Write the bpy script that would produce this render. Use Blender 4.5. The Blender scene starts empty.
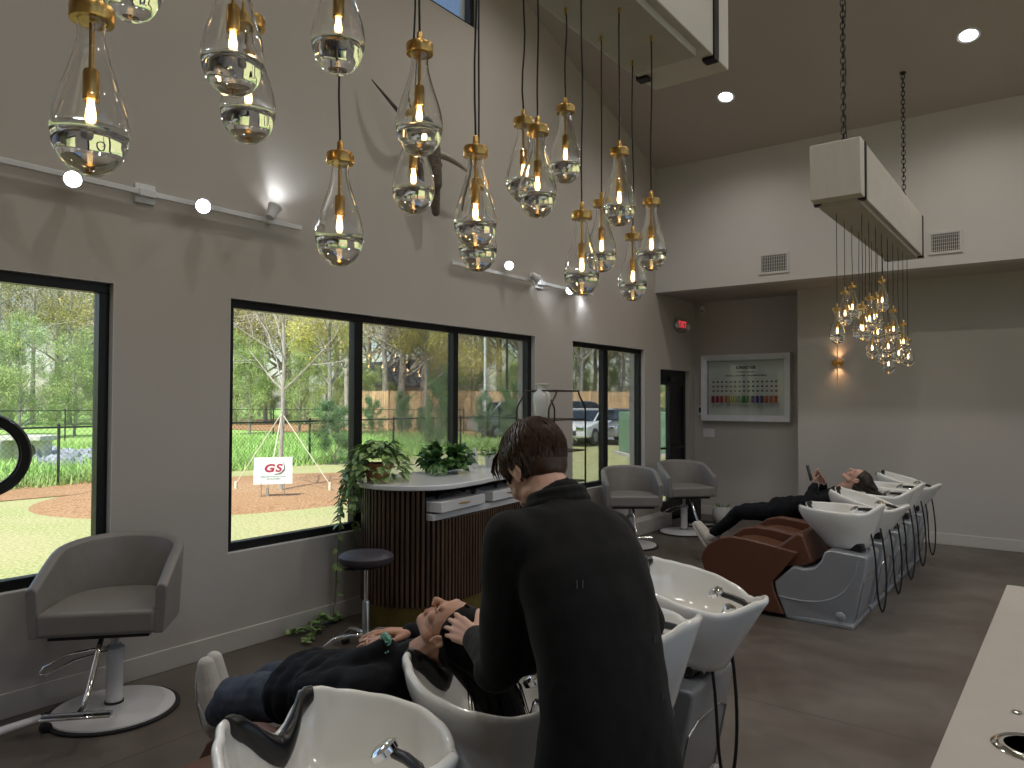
import bpy, math, random
import numpy as np
from mathutils import Vector, Matrix, Quaternion
PI = math.pi
SC = bpy.context.scene
C = SC.collection
random.seed(7)
def V(*a): return Vector(a)
def smooth01(t): t = max(0, min(1, t)); return t*t*(3-2*t)
# ------------------------------------------------------------------ materials
def mat(name, col, rough=.5, metal=0., var=.06, scale=8., bump=0., bscale=60., spec=.5, emit=None, estr=0., trans=0., ior=1.45, coat=0., stretch=None, sheen=0.):
    m = bpy.data.materials.new(name); m.use_nodes = True
    nt = m.node_tree; N = nt.nodes; L = nt.links; b = N['Principled BSDF']
    tc = N.new('ShaderNodeTexCoord'); mp = N.new('ShaderNodeMapping'); L.new(tc.outputs['Object'], mp.inputs[0])
    if stretch: mp.inputs['Scale'].default_value = stretch
    nz = N.new('ShaderNodeTexNoise'); nz.inputs['Scale'].default_value = scale; nz.inputs['Detail'].default_value = 4
    L.new(mp.outputs[0], nz.inputs['Vector'])
    cr = N.new('ShaderNodeValToRGB'); L.new(nz.outputs[0], cr.inputs[0])
    cr.color_ramp.elements[0].position = .3; cr.color_ramp.elements[1].position = .7
    cr.color_ramp.elements[0].color = (*[max(0, c*(1-var)) for c in col], 1)
    cr.color_ramp.elements[1].color = (*[min(1, c*(1+var)) for c in col], 1)
    L.new(cr.outputs[0], b.inputs['Base Color'])
    b.inputs['Roughness'].default_value = rough; b.inputs['Metallic'].default_value = metal
    b.inputs['Specular IOR Level'].default_value = spec; b.inputs['IOR'].default_value = ior
    b.inputs['Transmission Weight'].default_value = trans; b.inputs['Coat Weight'].default_value = coat
    b.inputs['Sheen Weight'].default_value = sheen
    if emit: b.inputs['Emission Color'].default_value = (*emit, 1); b.inputs['Emission Strength'].default_value = estr
    if bump:
        n2 = N.new('ShaderNodeTexNoise'); n2.inputs['Scale'].default_value = bscale; n2.inputs['Detail'].default_value = 3
        L.new(mp.outputs[0], n2.inputs['Vector'])
        bp = N.new('ShaderNodeBump'); bp.inputs['Strength'].default_value = bump; bp.inputs['Distance'].default_value = .01
        L.new(n2.outputs[0], bp.inputs['Height']); L.new(bp.outputs[0], b.inputs['Normal'])
    return m
M = {}
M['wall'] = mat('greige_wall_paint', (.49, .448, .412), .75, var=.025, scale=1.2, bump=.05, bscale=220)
M['wall_far'] = mat('greige_paint_lightened', (.59, .56, .535), .75, var=.02, scale=1.2, bump=.05, bscale=220)  # same greige as the walls, lightened to paint in the brighter light there
M['ceil'] = mat('ceiling_paint', (.48, .43, .39), .85, var=.02, scale=1.5)
M['base'] = mat('baseboard_paint', (.56, .525, .48), .45, var=.02)
M['reveal'] = mat('window_reveal_paint', (.62, .60, .58), .6, var=.02)
M['black'] = mat('black_window_metal', (.012, .012, .014), .38, .3, var=.1)
M['blackplastic'] = mat('black_plastic', (.012, .012, .013), .35, var=.1)
M['gel'] = mat('black_gel_rubber', (.008, .008, .009), .28, var=.1)
M['stoolseat'] = mat('dusky_vinyl', (.05, .043, .052), .5, bump=.1, bscale=200)
M['porc'] = mat('white_porcelain', (.82, .80, .755), .09, var=.012, scale=3, coat=.5)
M['chrome'] = mat('polished_chrome', (.86, .86, .87), .08, 1., var=.03)
M['steel'] = mat('brushed_steel', (.55, .55, .56), .3, 1., var=.05)
M['brass'] = mat('aged_brass', (.62, .39, .13), .3, 1., var=.12, scale=20)
M['brassd'] = mat('bronze_plate', (.48, .45, .38), .4, .15, var=.06, scale=6)
M['box'] = mat('canopy_white_oak_paint', (.62, .575, .52), .5, var=.03, scale=6, stretch=(6, .6, 1))
M['leather'] = mat('taupe_leather', (.24, .22, .20), .42, var=.05, scale=14, bump=.12, bscale=260)
M['brown'] = mat('cognac_brown_leather', (.13, .052, .028), .38, var=.08, scale=10, bump=.1, bscale=240)
M['browndk'] = mat('dark_brown_leather', (.06, .03, .022), .4, var=.08, scale=10, bump=.1, bscale=240)
M['silver'] = mat('silver_lacquer', (.36, .375, .40), .34, .35, var=.02)
M['white'] = mat('white_lacquer', (.72, .72, .73), .3, var=.02)
M['slab'] = mat('white_quartz', (.74, .74, .75), .15, var=.03, scale=5)
M['counter'] = mat('beige_quartz', (.52, .47, .42), .35, var=.03, scale=9)
M['wood'] = mat('dark_walnut_slats', (.075, .042, .026), .45, var=.45, scale=5, stretch=(6, 6, .5))
M['woodbk'] = mat('slat_backing', (.012, .008, .006), .7)
M['gold'] = mat('olive_gold_plinth', (.16, .12, .03), .3, .3, var=.1)
M['rubber'] = mat('black_rubber', (.015, .015, .016), .6)
M['terra'] = mat('terracotta', (.42, .20, .09), .8, var=.15)
M['pot'] = mat('white_pot_glaze', (.62, .61, .58), .4)
M['vase'] = mat('white_ceramic_vase', (.72, .70, .66), .5)
M['soil'] = mat('potting_soil', (.03, .02, .013), .95, var=.3, scale=60)
M['suit'] = mat('black_suit_cloth', (.0065, .006, .0065), .85, var=.15, scale=30, bump=.15, bscale=30, sheen=.05, spec=.25)
M['cloth'] = mat('black_cotton', (.008, .009, .012), .85, var=.2, scale=20, bump=.3, bscale=22, spec=.25)
M['trous'] = mat('slate_blue_trousers', (.060, .070, .095), .8, var=.2, scale=18, bump=.35, bscale=20, spec=.3)
M['skin'] = mat('skin', (.50, .27, .185), .48, var=.08, scale=22, bump=.06, bscale=180)
M['skin'].node_tree.nodes['Principled BSDF'].inputs['Subsurface Weight'].default_value = .12
M['skin'].node_tree.nodes['Principled BSDF'].inputs['Subsurface Radius'].default_value = (.02, .008, .004)
M['skin2'] = M['skin'].copy(); M['skin2'].name = 'pale_skin'
for e, c in zip(M['skin2'].node_tree.nodes['Color Ramp'].color_ramp.elements, [(.56, .33, .25, 1), (.64, .38, .29, 1)]): e.color = c
M['lip'] = mat('lip_skin', (.42, .15, .12), .4)
M['nail'] = mat('fingernail', (.62, .38, .32), .25)
M['hairb'] = mat('chestnut_hair', (.045, .020, .011), .4, var=.35, scale=80, spec=.5)
M['hairk'] = mat('black_wet_hair', (.004, .0035, .0035), .55, var=.3, scale=60, spec=.12)
M['hairn'] = mat('dark_brown_hair', (.025, .016, .012), .35, var=.3, scale=80)
M['shoe'] = mat('off_white_sneaker', (.62, .59, .54), .6, var=.06, scale=20, bump=.2, bscale=70)
M['sole'] = mat('white_sole', (.70, .68, .64), .5)
M['mint'] = mat('mint_hair_tie', (.30, .62, .50), .5)
M['frame'] = mat('pearl_white_frame', (.66, .65, .70), .35)
M['panel'] = mat('grey_swatch_board', (.78, .77, .75), .5, var=.02)
M['ink'] = mat('dark_print', (.02, .02, .02), .6)
M['plate'] = mat('white_plastic_plate', (.72, .72, .73), .4)
M['horn'] = mat('dark_horn', (.05, .042, .036), .4, var=.3)
M['hornl'] = mat('pale_horn', (.36, .32, .27), .4, var=.2)
M['hide'] = mat('beaded_hide', (.12, .095, .075), .8, var=.5, scale=45, bump=.6, bscale=120)
M['iron'] = mat('dark_bronze_rod', (.07, .05, .035), .4, .8)
M['bulb'] = mat('glowing_filament_bulb', (1, .7, .35), .3, emit=(1, .62, .25), estr=10)
M['glow'] = mat('warm_light_strip', (1, .7, .4), .3, emit=(1, .6, .3), estr=1.6)
M['lamp'] = mat('lit_lens', (1, 1, 1), .3, emit=(.92, .96, 1), estr=10)
M['exitred'] = mat('exit_lettering', (.5, .03, .04), .4, emit=(.9, .06, .08), estr=.5)
M['exitpl'] = mat('exit_panel', (.30, .29, .27), .2)
# clear glass for pendants
g = bpy.data.materials.new('clear_glass'); g.use_nodes = True
b = g.node_tree.nodes['Principled BSDF']; b.inputs['Transmission Weight'].default_value = 1; b.inputs['Roughness'].default_value = 0; b.inputs['IOR'].default_value = 1.47
b.inputs['Base Color'].default_value = (.985, .985, .985, 1); M['glass'] = g
def pane_mat(name, tint, refl):
    m = bpy.data.materials.new(name); m.use_nodes = True; nt = m.node_tree; N = nt.nodes; L = nt.links
    N.remove(N['Principled BSDF']); o = N['Material Output']
    t = N.new('ShaderNodeBsdfTransparent'); t.inputs[0].default_value = (*tint, 1)
    gl = N.new('ShaderNodeBsdfGlossy'); gl.inputs['Roughness'].default_value = .01
    fr = N.new('ShaderNodeFresnel'); fr.inputs[0].default_value = 1.45
    ml = N.new('ShaderNodeMath'); ml.operation = 'MULTIPLY'; ml.inputs[1].default_value = refl; L.new(fr.outputs[0], ml.inputs[0])
    mx = N.new('ShaderNodeMixShader'); L.new(ml.outputs[0], mx.inputs[0]); L.new(t.outputs[0], mx.inputs[1]); L.new(gl.outputs[0], mx.inputs[2])
    L.new(mx.outputs[0], o.inputs[0]); return m
M['pane'] = pane_mat('window_glass', (.95, .97, .96), .7)
M['carglass'] = mat('car_glass', (.02, .03, .04), .05)
# polished concrete
def concrete():
    m = bpy.data.materials.new('polished_concrete'); m.use_nodes = True; nt = m.node_tree; N = nt.nodes; L = nt.links; b = N['Principled BSDF']
    tc = N.new('ShaderNodeTexCoord')
    def noise(s, d=5, dist=0):
        n = N.new('ShaderNodeTexNoise'); n.inputs['Scale'].default_value = s; n.inputs['Detail'].default_value = d; n.inputs['Distortion'].default_value = dist
        L.new(tc.outputs['Object'], n.inputs['Vector']); return n
    a = noise(.9, 6, .6); c = noise(6, 6, .3); f = noise(90, 3)
    r1 = N.new('ShaderNodeValToRGB'); L.new(a.outputs[0], r1.inputs[0])
    r1.color_ramp.elements[0].position = .3; r1.color_ramp.elements[0].color = (.082, .062, .048, 1)
    r1.color_ramp.elements[1].position = .72; r1.color_ramp.elements[1].color = (.17, .148, .127, 1)
    r2 = N.new('ShaderNodeValToRGB'); L.new(c.outputs[0], r2.inputs[0])
    r2.color_ramp.elements[0].position = .25; r2.color_ramp.elements[0].color = (.72, .72, .72, 1); r2.color_ramp.elements[1].position = .7
    mx = N.new('ShaderNodeMixRGB'); mx.blend_type = 'MULTIPLY'; mx.inputs[0].default_value = .7; L.new(r1.outputs[0], mx.inputs[1]); L.new(r2.outputs[0], mx.inputs[2])
    # control joints
    sp = N.new('ShaderNodeSeparateXYZ'); L.new(tc.outputs['Object'], sp.inputs[0])
    lines = []
    for ax, off, per in (('X', .62, 4.1), ('Y', .48, 3.6)):
        ad = N.new('ShaderNodeMath'); ad.operation = 'ADD'; ad.inputs[1].default_value = 40*per-off; L.new(sp.outputs[ax], ad.inputs[0])
        md = N.new('ShaderNodeMath'); md.operation = 'MODULO'; md.inputs[1].default_value = per; L.new(ad.outputs[0], md.inputs[0])
        lt = N.new('ShaderNodeMath'); lt.operation = 'LESS_THAN'; lt.inputs[1].default_value = .006; L.new(md.outputs[0], lt.inputs[0]); lines.append(lt)
    mm = N.new('ShaderNodeMath'); mm.operation = 'MAXIMUM'; L.new(lines[0].outputs[0], mm.inputs[0]); L.new(lines[1].outputs[0], mm.inputs[1])
    m2 = N.new('ShaderNodeMixRGB'); m2.inputs[2].default_value = (.03, .025, .02, 1); L.new(mm.outputs[0], m2.inputs[0]); L.new(mx.outputs[0], m2.inputs[1])
    L.new(m2.outputs[0], b.inputs['Base Color'])
    r3 = N.new('ShaderNodeMapRange'); L.new(c.outputs[0], r3.inputs[0]); r3.inputs[3].default_value = .28; r3.inputs[4].default_value = .5; L.new(r3.outputs[0], b.inputs['Roughness'])
    bp = N.new('ShaderNodeBump'); bp.inputs['Strength'].default_value = .05; L.new(f.outputs[0], bp.inputs['Height']); L.new(bp.outputs[0], b.inputs['Normal'])
    return m
M['floor'] = concrete()
def groundmat(name, c1, c2, c3, s1=.5, s2=25.):
    m = bpy.data.materials.new(name); m.use_nodes = True; nt = m.node_tree; N = nt.nodes; L = nt.links; b = N['Principled BSDF']
    tc = N.new('ShaderNodeTexCoord')
    n1 = N.new('ShaderNodeTexNoise'); n1.inputs['Scale'].default_value = s1; n1.inputs['Detail'].default_value = 5; L.new(tc.outputs['Object'], n1.inputs['Vector'])
    n2 = N.new('ShaderNodeTexNoise'); n2.inputs['Scale'].default_value = s2; n2.inputs['Detail'].default_value = 6; L.new(tc.outputs['Object'], n2.inputs['Vector'])
    r1 = N.new('ShaderNodeValToRGB'); L.new(n1.outputs[0], r1.inputs[0]); r1.color_ramp.elements[0].position = .38; r1.color_ramp.elements[1].position = .62
    r1.color_ramp.elements[0].color = (*c1, 1); r1.color_ramp.elements[1].color = (*c2, 1)
    r2 = N.new('ShaderNodeValToRGB'); L.new(n2.outputs[0], r2.inputs[0]); r2.color_ramp.elements[0].position = .42; r2.color_ramp.elements[1].position = .6
    mx = N.new('ShaderNodeMixRGB'); L.new(r2.outputs[0], mx.inputs[0]); L.new(r1.outputs[0], mx.inputs[1]); mx.inputs[2].default_value = (*c3, 1)
    L.new(mx.outputs[0], b.inputs['Base Color']); b.inputs['Roughness'].default_value = .95; b.inputs['Specular IOR Level'].default_value = .1
    return m
M['lawn'] = groundmat('spring_lawn', (.26, .33, .10), (.36, .36, .16), (.50, .45, .26))
M['mulch'] = groundmat('pine_straw', (.42, .25, .13), (.50, .33, .19), (.28, .15, .08))
M['meadow'] = groundmat('tall_grass_ground', (.24, .44, .09), (.30, .50, .12), (.36, .48, .18))
M['asphalt'] = mat('asphalt', (.20, .20, .21), .9)
M['kerb'] = mat('pale_kerb', (.60, .57, .52), .9)
M['bladeg'] = mat('grass_blade', (.33, .50, .15), .7, var=.3, scale=.8)
M['mesh'] = mat('green_black_wire', (.02, .035, .025), .5, .3)
M['fencew'] = mat('new_cedar_boards', (.60, .43, .24), .8, var=.25, scale=3, stretch=(1, 1, .2))
M['roof'] = mat('slate_shingles', (.10, .11, .13), .9, var=.3, scale=6)
M['siding'] = mat('white_siding', (.62, .62, .60), .8)
M['brick'] = mat('chimney_brick', (.25, .10, .06), .9)
M['bark'] = mat('grey_bark', (.30, .265, .23), .9, var=.35, scale=4, bump=.4, bscale=20)
M['barkp'] = mat('pale_bark', (.40, .37, .33), .9, var=.2, scale=8)
M['leafy'] = mat('yellow_green_leaves', (.58, .53, .17), .7, var=.25, scale=1.5)
M['leafg'] = mat('fresh_green_leaves', (.34, .43, .15), .7, var=.3, scale=1.5)
M['leafp'] = mat('pale_bud_leaves', (.52, .47, .34), .7, var=.3, scale=1.5)
M['leafd'] = mat('dark_evergreen_leaves', (.12, .22, .09), .7, var=.35, scale=2)
for k in ('leafy', 'leafg', 'leafp', 'leafd', 'bladeg'):
    M[k].node_tree.nodes['Principled BSDF'].inputs['Subsurface Weight'].default_value = 0
M['hleaf'] = mat('houseplant_leaf', (.08, .18, .05), .4, var=.35, scale=12)
M['hleafp'] = mat('pothos_leaf', (.27, .40, .15), .4, var=.5, scale=25)  # lightened to put window light shining through the leaves into their colour
M['stem'] = mat('green_stem', (.07, .12, .03), .6)
M['transf'] = mat('transformer_green', (.20, .34, .22), .5, var=.03)
M['carw'] = mat('white_car_paint', (.75, .76, .78), .25, coat=.5)
M['carg'] = mat('grey_car_paint', (.30, .32, .35), .25, .4, coat=.5)
M['carb'] = mat('navy_car_paint', (.05, .09, .17), .25, .3, coat=.5)
M['rock'] = mat('blue_grey_riprap', (.30, .32, .37), .9, var=.3, scale=3)
M['concr'] = mat('pale_concrete', (.55, .53, .48), .9)
M['sign'] = mat('white_sign_face', (.88, .88, .89), .5)
M['signr'] = mat('crimson_sign_print', (.42, .05, .10), .5)
M['signg'] = mat('dark_grey_sign_print', (.10, .09, .11), .5)
M['signt'] = mat('teal_sign_print', (.22, .40, .42), .5)
M['stake'] = mat('pale_strap', (.72, .68, .55), .8)
M['screen'] = mat('dark_display', (.05, .06, .08), .2)
# ------------------------------------------------------------------ mesh builder
class MB:
    def __init__(s): s.v = []; s.f = []
    def add(s, v, f):
        o = len(s.v); s.v += [tuple(p) for p in v]; s.f += [tuple(i+o for i in q) for q in f]; return s
    def box(s, c, d, R=None):
        x, y, z = [k/2 for k in d]
        p = [Vector((i*x, j*y, k*z)) for i in (-1, 1) for j in (-1, 1) for k in (-1, 1)]
        if R is not None: p = [R @ q for q in p]
        c = Vector(c)
        return s.add([q+c for q in p], [(0, 1, 3, 2), (4, 6, 7, 5), (0, 4, 5, 1), (2, 3, 7, 6), (0, 2, 6, 4), (1, 5, 7, 3)])
    def box2(s, a, b): return s.box([(i+j)/2 for i, j in zip(a, b)], [abs(j-i) for i, j in zip(a, b)])
    def tube(s, pts, r, n=8, closed=False, caps=True):
        pts = [Vector(p) for p in pts]; m = len(pts)
        rs = r if isinstance(r, (list, tuple)) else [r]*m
        up = None; rings = []
        for i, p in enumerate(pts):
            if closed: t = (pts[(i+1) % m]-pts[i-1])
            else: t = pts[min(i+1, m-1)]-pts[max(i-1, 0)]
            t = t.normalized() if t.length > 1e-9 else Vector((0, 0, 1))
            if up is None:
                up = Vector((0, 0, 1)) if abs(t.z) < .9 else Vector((1, 0, 0))
            a = up-t*up.dot(t)
            if a.length < 1e-6: a = t.orthogonal()
            a.normalize(); up = a; b = t.cross(a)
            rings.append([p+(a*math.cos(2*PI*k/n)+b*math.sin(2*PI*k/n))*rs[i] for k in range(n)])
        v = [q for R_ in rings for q in R_]; f = []
        for i in range(m if closed else m-1):
            j = (i+1) % m
            for k in range(n): f.append((i*n+k, i*n+(k+1) % n, j*n+(k+1) % n, j*n+k))
        if caps and not closed: f += [tuple(range(n-1, -1, -1)), tuple((m-1)*n+k for k in range(n))]
        return s.add(v, f)
    def cyl(s, a, b, r, r2=None, n=20): return s.tube([a, b], [r, r if r2 is None else r2], n)
    def lathe(s, prof, c=(0, 0, 0), n=32, R=None, closed=False, sx=1., sy=1.):
        v = []; f = []; m = len(prof); c = Vector(c)
        for (r, z) in prof:
            for k in range(n):
                a = 2*PI*k/n; q = Vector((r*math.cos(a)*sx, r*math.sin(a)*sy, z)); v.append((R @ q if R else q)+c)
        for i in range(m if closed else m-1):
            j = (i+1) % m
            for k in range(n): f.append((i*n+k, i*n+(k+1) % n, j*n+(k+1) % n, j*n+k))
        if not closed:
            if prof[0][0] > 1e-5: f.append(tuple(range(n-1, -1, -1)))
            if prof[-1][0] > 1e-5: f.append(tuple((m-1)*n+k for k in range(n)))
        return s.add(v, f)
    def ball(s, c, r, R=None, n=16):
        r = r if isinstance(r, (tuple, list)) else (r, r, r); v = []; f = []; m = n//2; c = Vector(c)
        for i in range(m+1):
            th = PI*i/m
            for k in range(n):
                a = 2*PI*k/n; q = Vector((r[0]*math.sin(th)*math.cos(a), r[1]*math.sin(th)*math.sin(a), r[2]*math.cos(th))); v.append((R @ q if R else q)+c)
        for i in range(m):
            for k in range(n): f.append((i*n+k, (i+1)*n+k, (i+1)*n+(k+1) % n, i*n+(k+1) % n))
        return s.add(v, f)
    def cap(s, a, b, r0, r1, n=14):      # tapered capsule
        a = Vector(a); b = Vector(b); d = (b-a); L = d.length; t = d.normalized() if L > 1e-7 else Vector((0, 0, 1))
        pts = []; rs = []
        for i in range(5): th = PI/2*i/5; pts.append(a-t*r0*math.cos(th)); rs.append(max(1e-4, r0*math.sin(th)))
        pts.append(a); rs.append(r0); pts.append(b); rs.append(r1)
        for i in range(4, -1, -1): th = PI/2*i/5; pts.append(b+t*r1*math.cos(th)); rs.append(max(1e-4, r1*math.sin(th)))
        return s.tube(pts, rs, n)
    def loft(s, secs, n=28):
        v = []; f = []
        for (c, ax, ay) in secs:
            for k in range(n): a = 2*PI*k/n; v.append(Vector(c)+ax*math.cos(a)+ay*math.sin(a))
        for i in range(len(secs)-1):
            for k in range(n): f.append((i*n+k, i*n+(k+1) % n, (i+1)*n+(k+1) % n, (i+1)*n+k))
        f += [tuple(range(n-1, -1, -1)), tuple((len(secs)-1)*n+k for k in range(n))]
        return s.add(v, f)
    def prism(s, poly, a, b, plane='xy'):
        n = len(poly)
        def P(p, h): return {'xy': (p[0], p[1], h), 'xz': (p[0], h, p[1]), 'yz': (h, p[0], p[1])}[plane]
        v = [P(p, a) for p in poly]+[P(p, b) for p in poly]
        return s.add(v, [tuple(range(n-1, -1, -1)), tuple(range(n, 2*n))]+[(i, (i+1) % n, (i+1) % n+n, i+n) for i in range(n)])
    def build(s, name, m, parent=None, smooth=True, bevel=0, angle=40, seg=2):
        me = bpy.data.meshes.new(name); me.from_pydata(s.v, [], s.f); me.update()
        me.materials.append(M[m] if isinstance(m, str) else m)
        o = bpy.data.objects.new(name, me); C.objects.link(o)
        if parent is not None: o.parent = parent
        import bmesh
        bm = bmesh.new(); bm.from_mesh(me); bmesh.ops.recalc_face_normals(bm, faces=bm.faces); bm.to_mesh(me); bm.free()
        if bevel:
            md = o.modifiers.new('bevel', 'BEVEL'); md.width = bevel; md.segments = seg; md.limit_method = 'ANGLE'; md.angle_limit = math.radians(35)
        if smooth:
            me.shade_smooth()
            try: me.set_sharp_from_angle(angle=math.radians(angle if not bevel else 60))
            except Exception: pass
        return o
def fast_build(name, v, f, m, parent=None, smooth=False):
    me = bpy.data.meshes.new(name); me.from_pydata(v, [], f); me.update(); me.materials.append(M[m])
    if smooth: me.shade_smooth()
    o = bpy.data.objects.new(name, me); C.objects.link(o)
    if parent is not None: o.parent = parent
    return o
def organic(mb, name, m, parent=None, voxel=.004, it=6, disp=0, dscale=.05, fac=.5):
    o = mb.build(name, m, None, smooth=False)
    r = o.modifiers.new('remesh', 'REMESH'); r.mode = 'VOXEL'; r.voxel_size = voxel; r.use_smooth_shade = True
    sm = o.modifiers.new('smooth', 'SMOOTH'); sm.factor = fac; sm.iterations = it
    if disp:
        tx = bpy.data.textures.new(name, 'CLOUDS'); tx.noise_scale = dscale; tx.noise_depth = 1
        d = o.modifiers.new('disp', 'DISPLACE'); d.texture = tx; d.strength = disp; d.mid_level = .5; d.texture_coords = 'GLOBAL'
    dg = bpy.context.evaluated_depsgraph_get(); me = bpy.data.meshes.new_from_object(o.evaluated_get(dg))
    old = o.data; o.modifiers.clear(); o.data = me; bpy.data.meshes.remove(old); me.name = name
    if not me.materials: me.materials.append(M[m])
    me.shade_smooth()
    if parent is not None: o.parent = parent
    return o
def tag(o, label=None, cat=None, group=None, kind=None):
    if label: o['label'] = label
    if cat: o['category'] = cat
    if group: o['group'] = group
    if kind: o['kind'] = kind
    return o
def thing(name, label, cat, loc=(0, 0, 0), rz=0, group=None):
    o = bpy.data.objects.new(name, None); C.objects.link(o); o.empty_display_size = .1
    o.location = loc; o.rotation_euler = (0, 0, rz); return tag(o, label, cat, group)
def struct(o): o['kind'] = 'structure'; return o
def dup(o, loc=None, rz=None, label=None, group=None, par=None):
    c = o.copy(); C.objects.link(c)
    if par is not None: c.parent = par
    if loc is not None: c.location = loc
    if rz is not None: c.rotation_euler = (0, 0, rz)
    if label: c['label'] = label
    if group: c['group'] = group
    for ch in list(o.children): dup(ch, par=c)
    return c
def text_mb(txt, size, ext=.001, bold=0., shear=0.):
    cu = bpy.data.curves.new('t', 'FONT'); cu.body = txt; cu.size = size; cu.extrude = ext; cu.align_x = 'CENTER'; cu.align_y = 'CENTER'; cu.offset = bold; cu.shear = shear
    o = bpy.data.objects.new('t', cu); C.objects.link(o); dg = bpy.context.evaluated_depsgraph_get(); dg.update()
    me = bpy.data.meshes.new_from_object(o.evaluated_get(dg)); v = [tuple(p.co) for p in me.vertices]; f = [tuple(p.vertices) for p in me.polygons]
    bpy.data.objects.remove(o); bpy.data.meshes.remove(me); return v, f

# ------------------------------------------------------------------ camera
H = 1.65; YAW = 37.0229; PITCH = 1.3135; ROLL = .154
cam = bpy.data.objects.new('camera', bpy.data.cameras.new('camera')); C.objects.link(cam); SC.camera = cam
cam.data.sensor_width = 36; cam.data.lens = 735.62/1024*36; cam.data.clip_start = .05; cam.data.clip_end = 400
cam.location = (0, 0, H)
yw, pt, rl = map(math.radians, (YAW, PITCH, ROLL))
fw = V(-math.sin(yw)*math.cos(pt), math.cos(yw)*math.cos(pt), math.sin(pt)); rt = V(math.cos(yw), math.sin(yw), 0); upv = rt.cross(fw)
c_, s_ = math.cos(rl), math.sin(rl); r2 = rt*c_+upv*s_; u2 = upv*c_-rt*s_
cam.rotation_euler = Matrix((r2, u2, -fw)).transposed().to_euler()

# ------------------------------------------------------------------ room shell
XL = -4.41; YU = 9.05; YF = 9.87; YR = 10.35; ZS = 3.11; XN = -2.79; XR = 5.2; YB = -4.5
def cz(y): return 4.78+(YU-y)*.33 if y > 1 else 4.78+(YU-1)*.33-(1-y)*.33
WT = .22
def wall_with_holes(name, holes, y0, y1, z0, ztop, x0, x1, m):
    ys = sorted({y0, y1, 1.0 if y0 < 1 < y1 else y0} | {h[0] for h in holes} | {h[1] for h in holes})
    mb = MB()
    for a, b_ in zip(ys, ys[1:]):
        hs = sorted([h for h in holes if h[0] <= a+1e-6 and h[1] >= b_-1e-6], key=lambda h: h[2]); z = z0
        for h in hs:
            mb.box2((x0, a, z), (x1, b_, h[2])); z = h[3]
        ta, tb = ztop(a), ztop(b_)
        v = [(x, y, zz) for x in (x0, x1) for (y, zz) in ((a, z), (b_, z), (b_, tb), (a, ta))]
        mb.add(v, [(0, 1, 2, 3), (7, 6, 5, 4), (0, 4, 5, 1), (3, 2, 6, 7), (0, 3, 7, 4), (1, 5, 6, 2)])
    return struct(mb.build(name, m, smooth=False))
ZW, ZSILL = 2.33, .637
W1 = (-.35, 2.01, ZSILL, ZW); W2 = (2.75, 6.25, ZSILL, ZW); W3 = (6.97, 8.73, ZSILL, ZW); DR = (9.20, 10.16, 0, 2.09); CL = (2.7, 5.3, 5.15, 6.25)
wall_with_holes('wall_left', [W1, W2, W3, DR, CL], YB, YR, 0, lambda y: cz(min(y, YU)) if y < YU+.01 else 4.78, XL-WT, XL, 'wall')
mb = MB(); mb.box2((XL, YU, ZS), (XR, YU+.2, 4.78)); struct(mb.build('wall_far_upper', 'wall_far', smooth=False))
mb = MB(); mb.box2((XL, YU+.2, ZS), (XR, YR+.2, ZS+.15)); struct(mb.build('ceiling_soffit', 'wall', smooth=False))
mb = MB(); mb.box2((XL, YR, 0), (XN, YR+.2, ZS)); struct(mb.build('wall_recess', 'wall', smooth=False))
mb = MB(); mb.box2((XN, YF, 0), (XR, YF+.25, ZS)); mb.box2((XN, YF+.25, 0), (XN+.15, YR, ZS)); struct(mb.build('wall_far', 'wall', smooth=False))
RW = [(-3.2, -.8, .3, 3.0), (0, 2.6, .3, 3.0), (3.6, 6.2, .3, 3.0), (-2.6, -.2, 3.9, 5.6), (.8, 3.4, 3.9, 5.6), (4.2, 7.4, 3.7, 5.0)]  # openings in the unseen wall, added to let in daylight and brighten the room
wall_with_holes('wall_right', RW, YB, YF, 0, lambda y: cz(min(y, YU)) if y < YU+.01 else 4.78, XR, XR+.2, 'wall')
mb = MB(); mb.box2((XL, YB-.2, 0), (XR, YB, cz(YB)+.3)); struct(mb.build('wall_back', 'wall', smooth=False))
mb = MB()
for a, b_ in ((YB-.2, 1), (1, YU+.1)):
    v = [(x, y, cz(y)+dz) for dz in (0, .2) for x in (XL-WT, XR+.2) for y in (a, b_)]
    mb.add(v, [(0, 1, 3, 2), (4, 6, 7, 5), (0, 4, 5, 1), (2, 3, 7, 6), (0, 2, 6, 4), (1, 5, 7, 3)])
struct(mb.build('ceiling', 'ceil', smooth=False))
mb = MB(); mb.box2((XL-WT, YB-.2, -.15), (XR+.2, YR+.2, 0)); struct(mb.build('floor', 'floor', smooth=False))
for nm, a, b_ in (('left', (XL, YB, 0), (XL+.016, 9.12, .13)), ('recess', (XL, YR-.016, 0), (XN, YR, .13)), ('far', (XN, YF-.016, 0), (XR, YF, .13)), ('corner', (XN-.016, YF-.016, 0), (XN, YR, .13))):
    mb = MB(); mb.box2(a, b_); struct(mb.build('baseboard_'+nm, 'base', bevel=.004))
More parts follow.
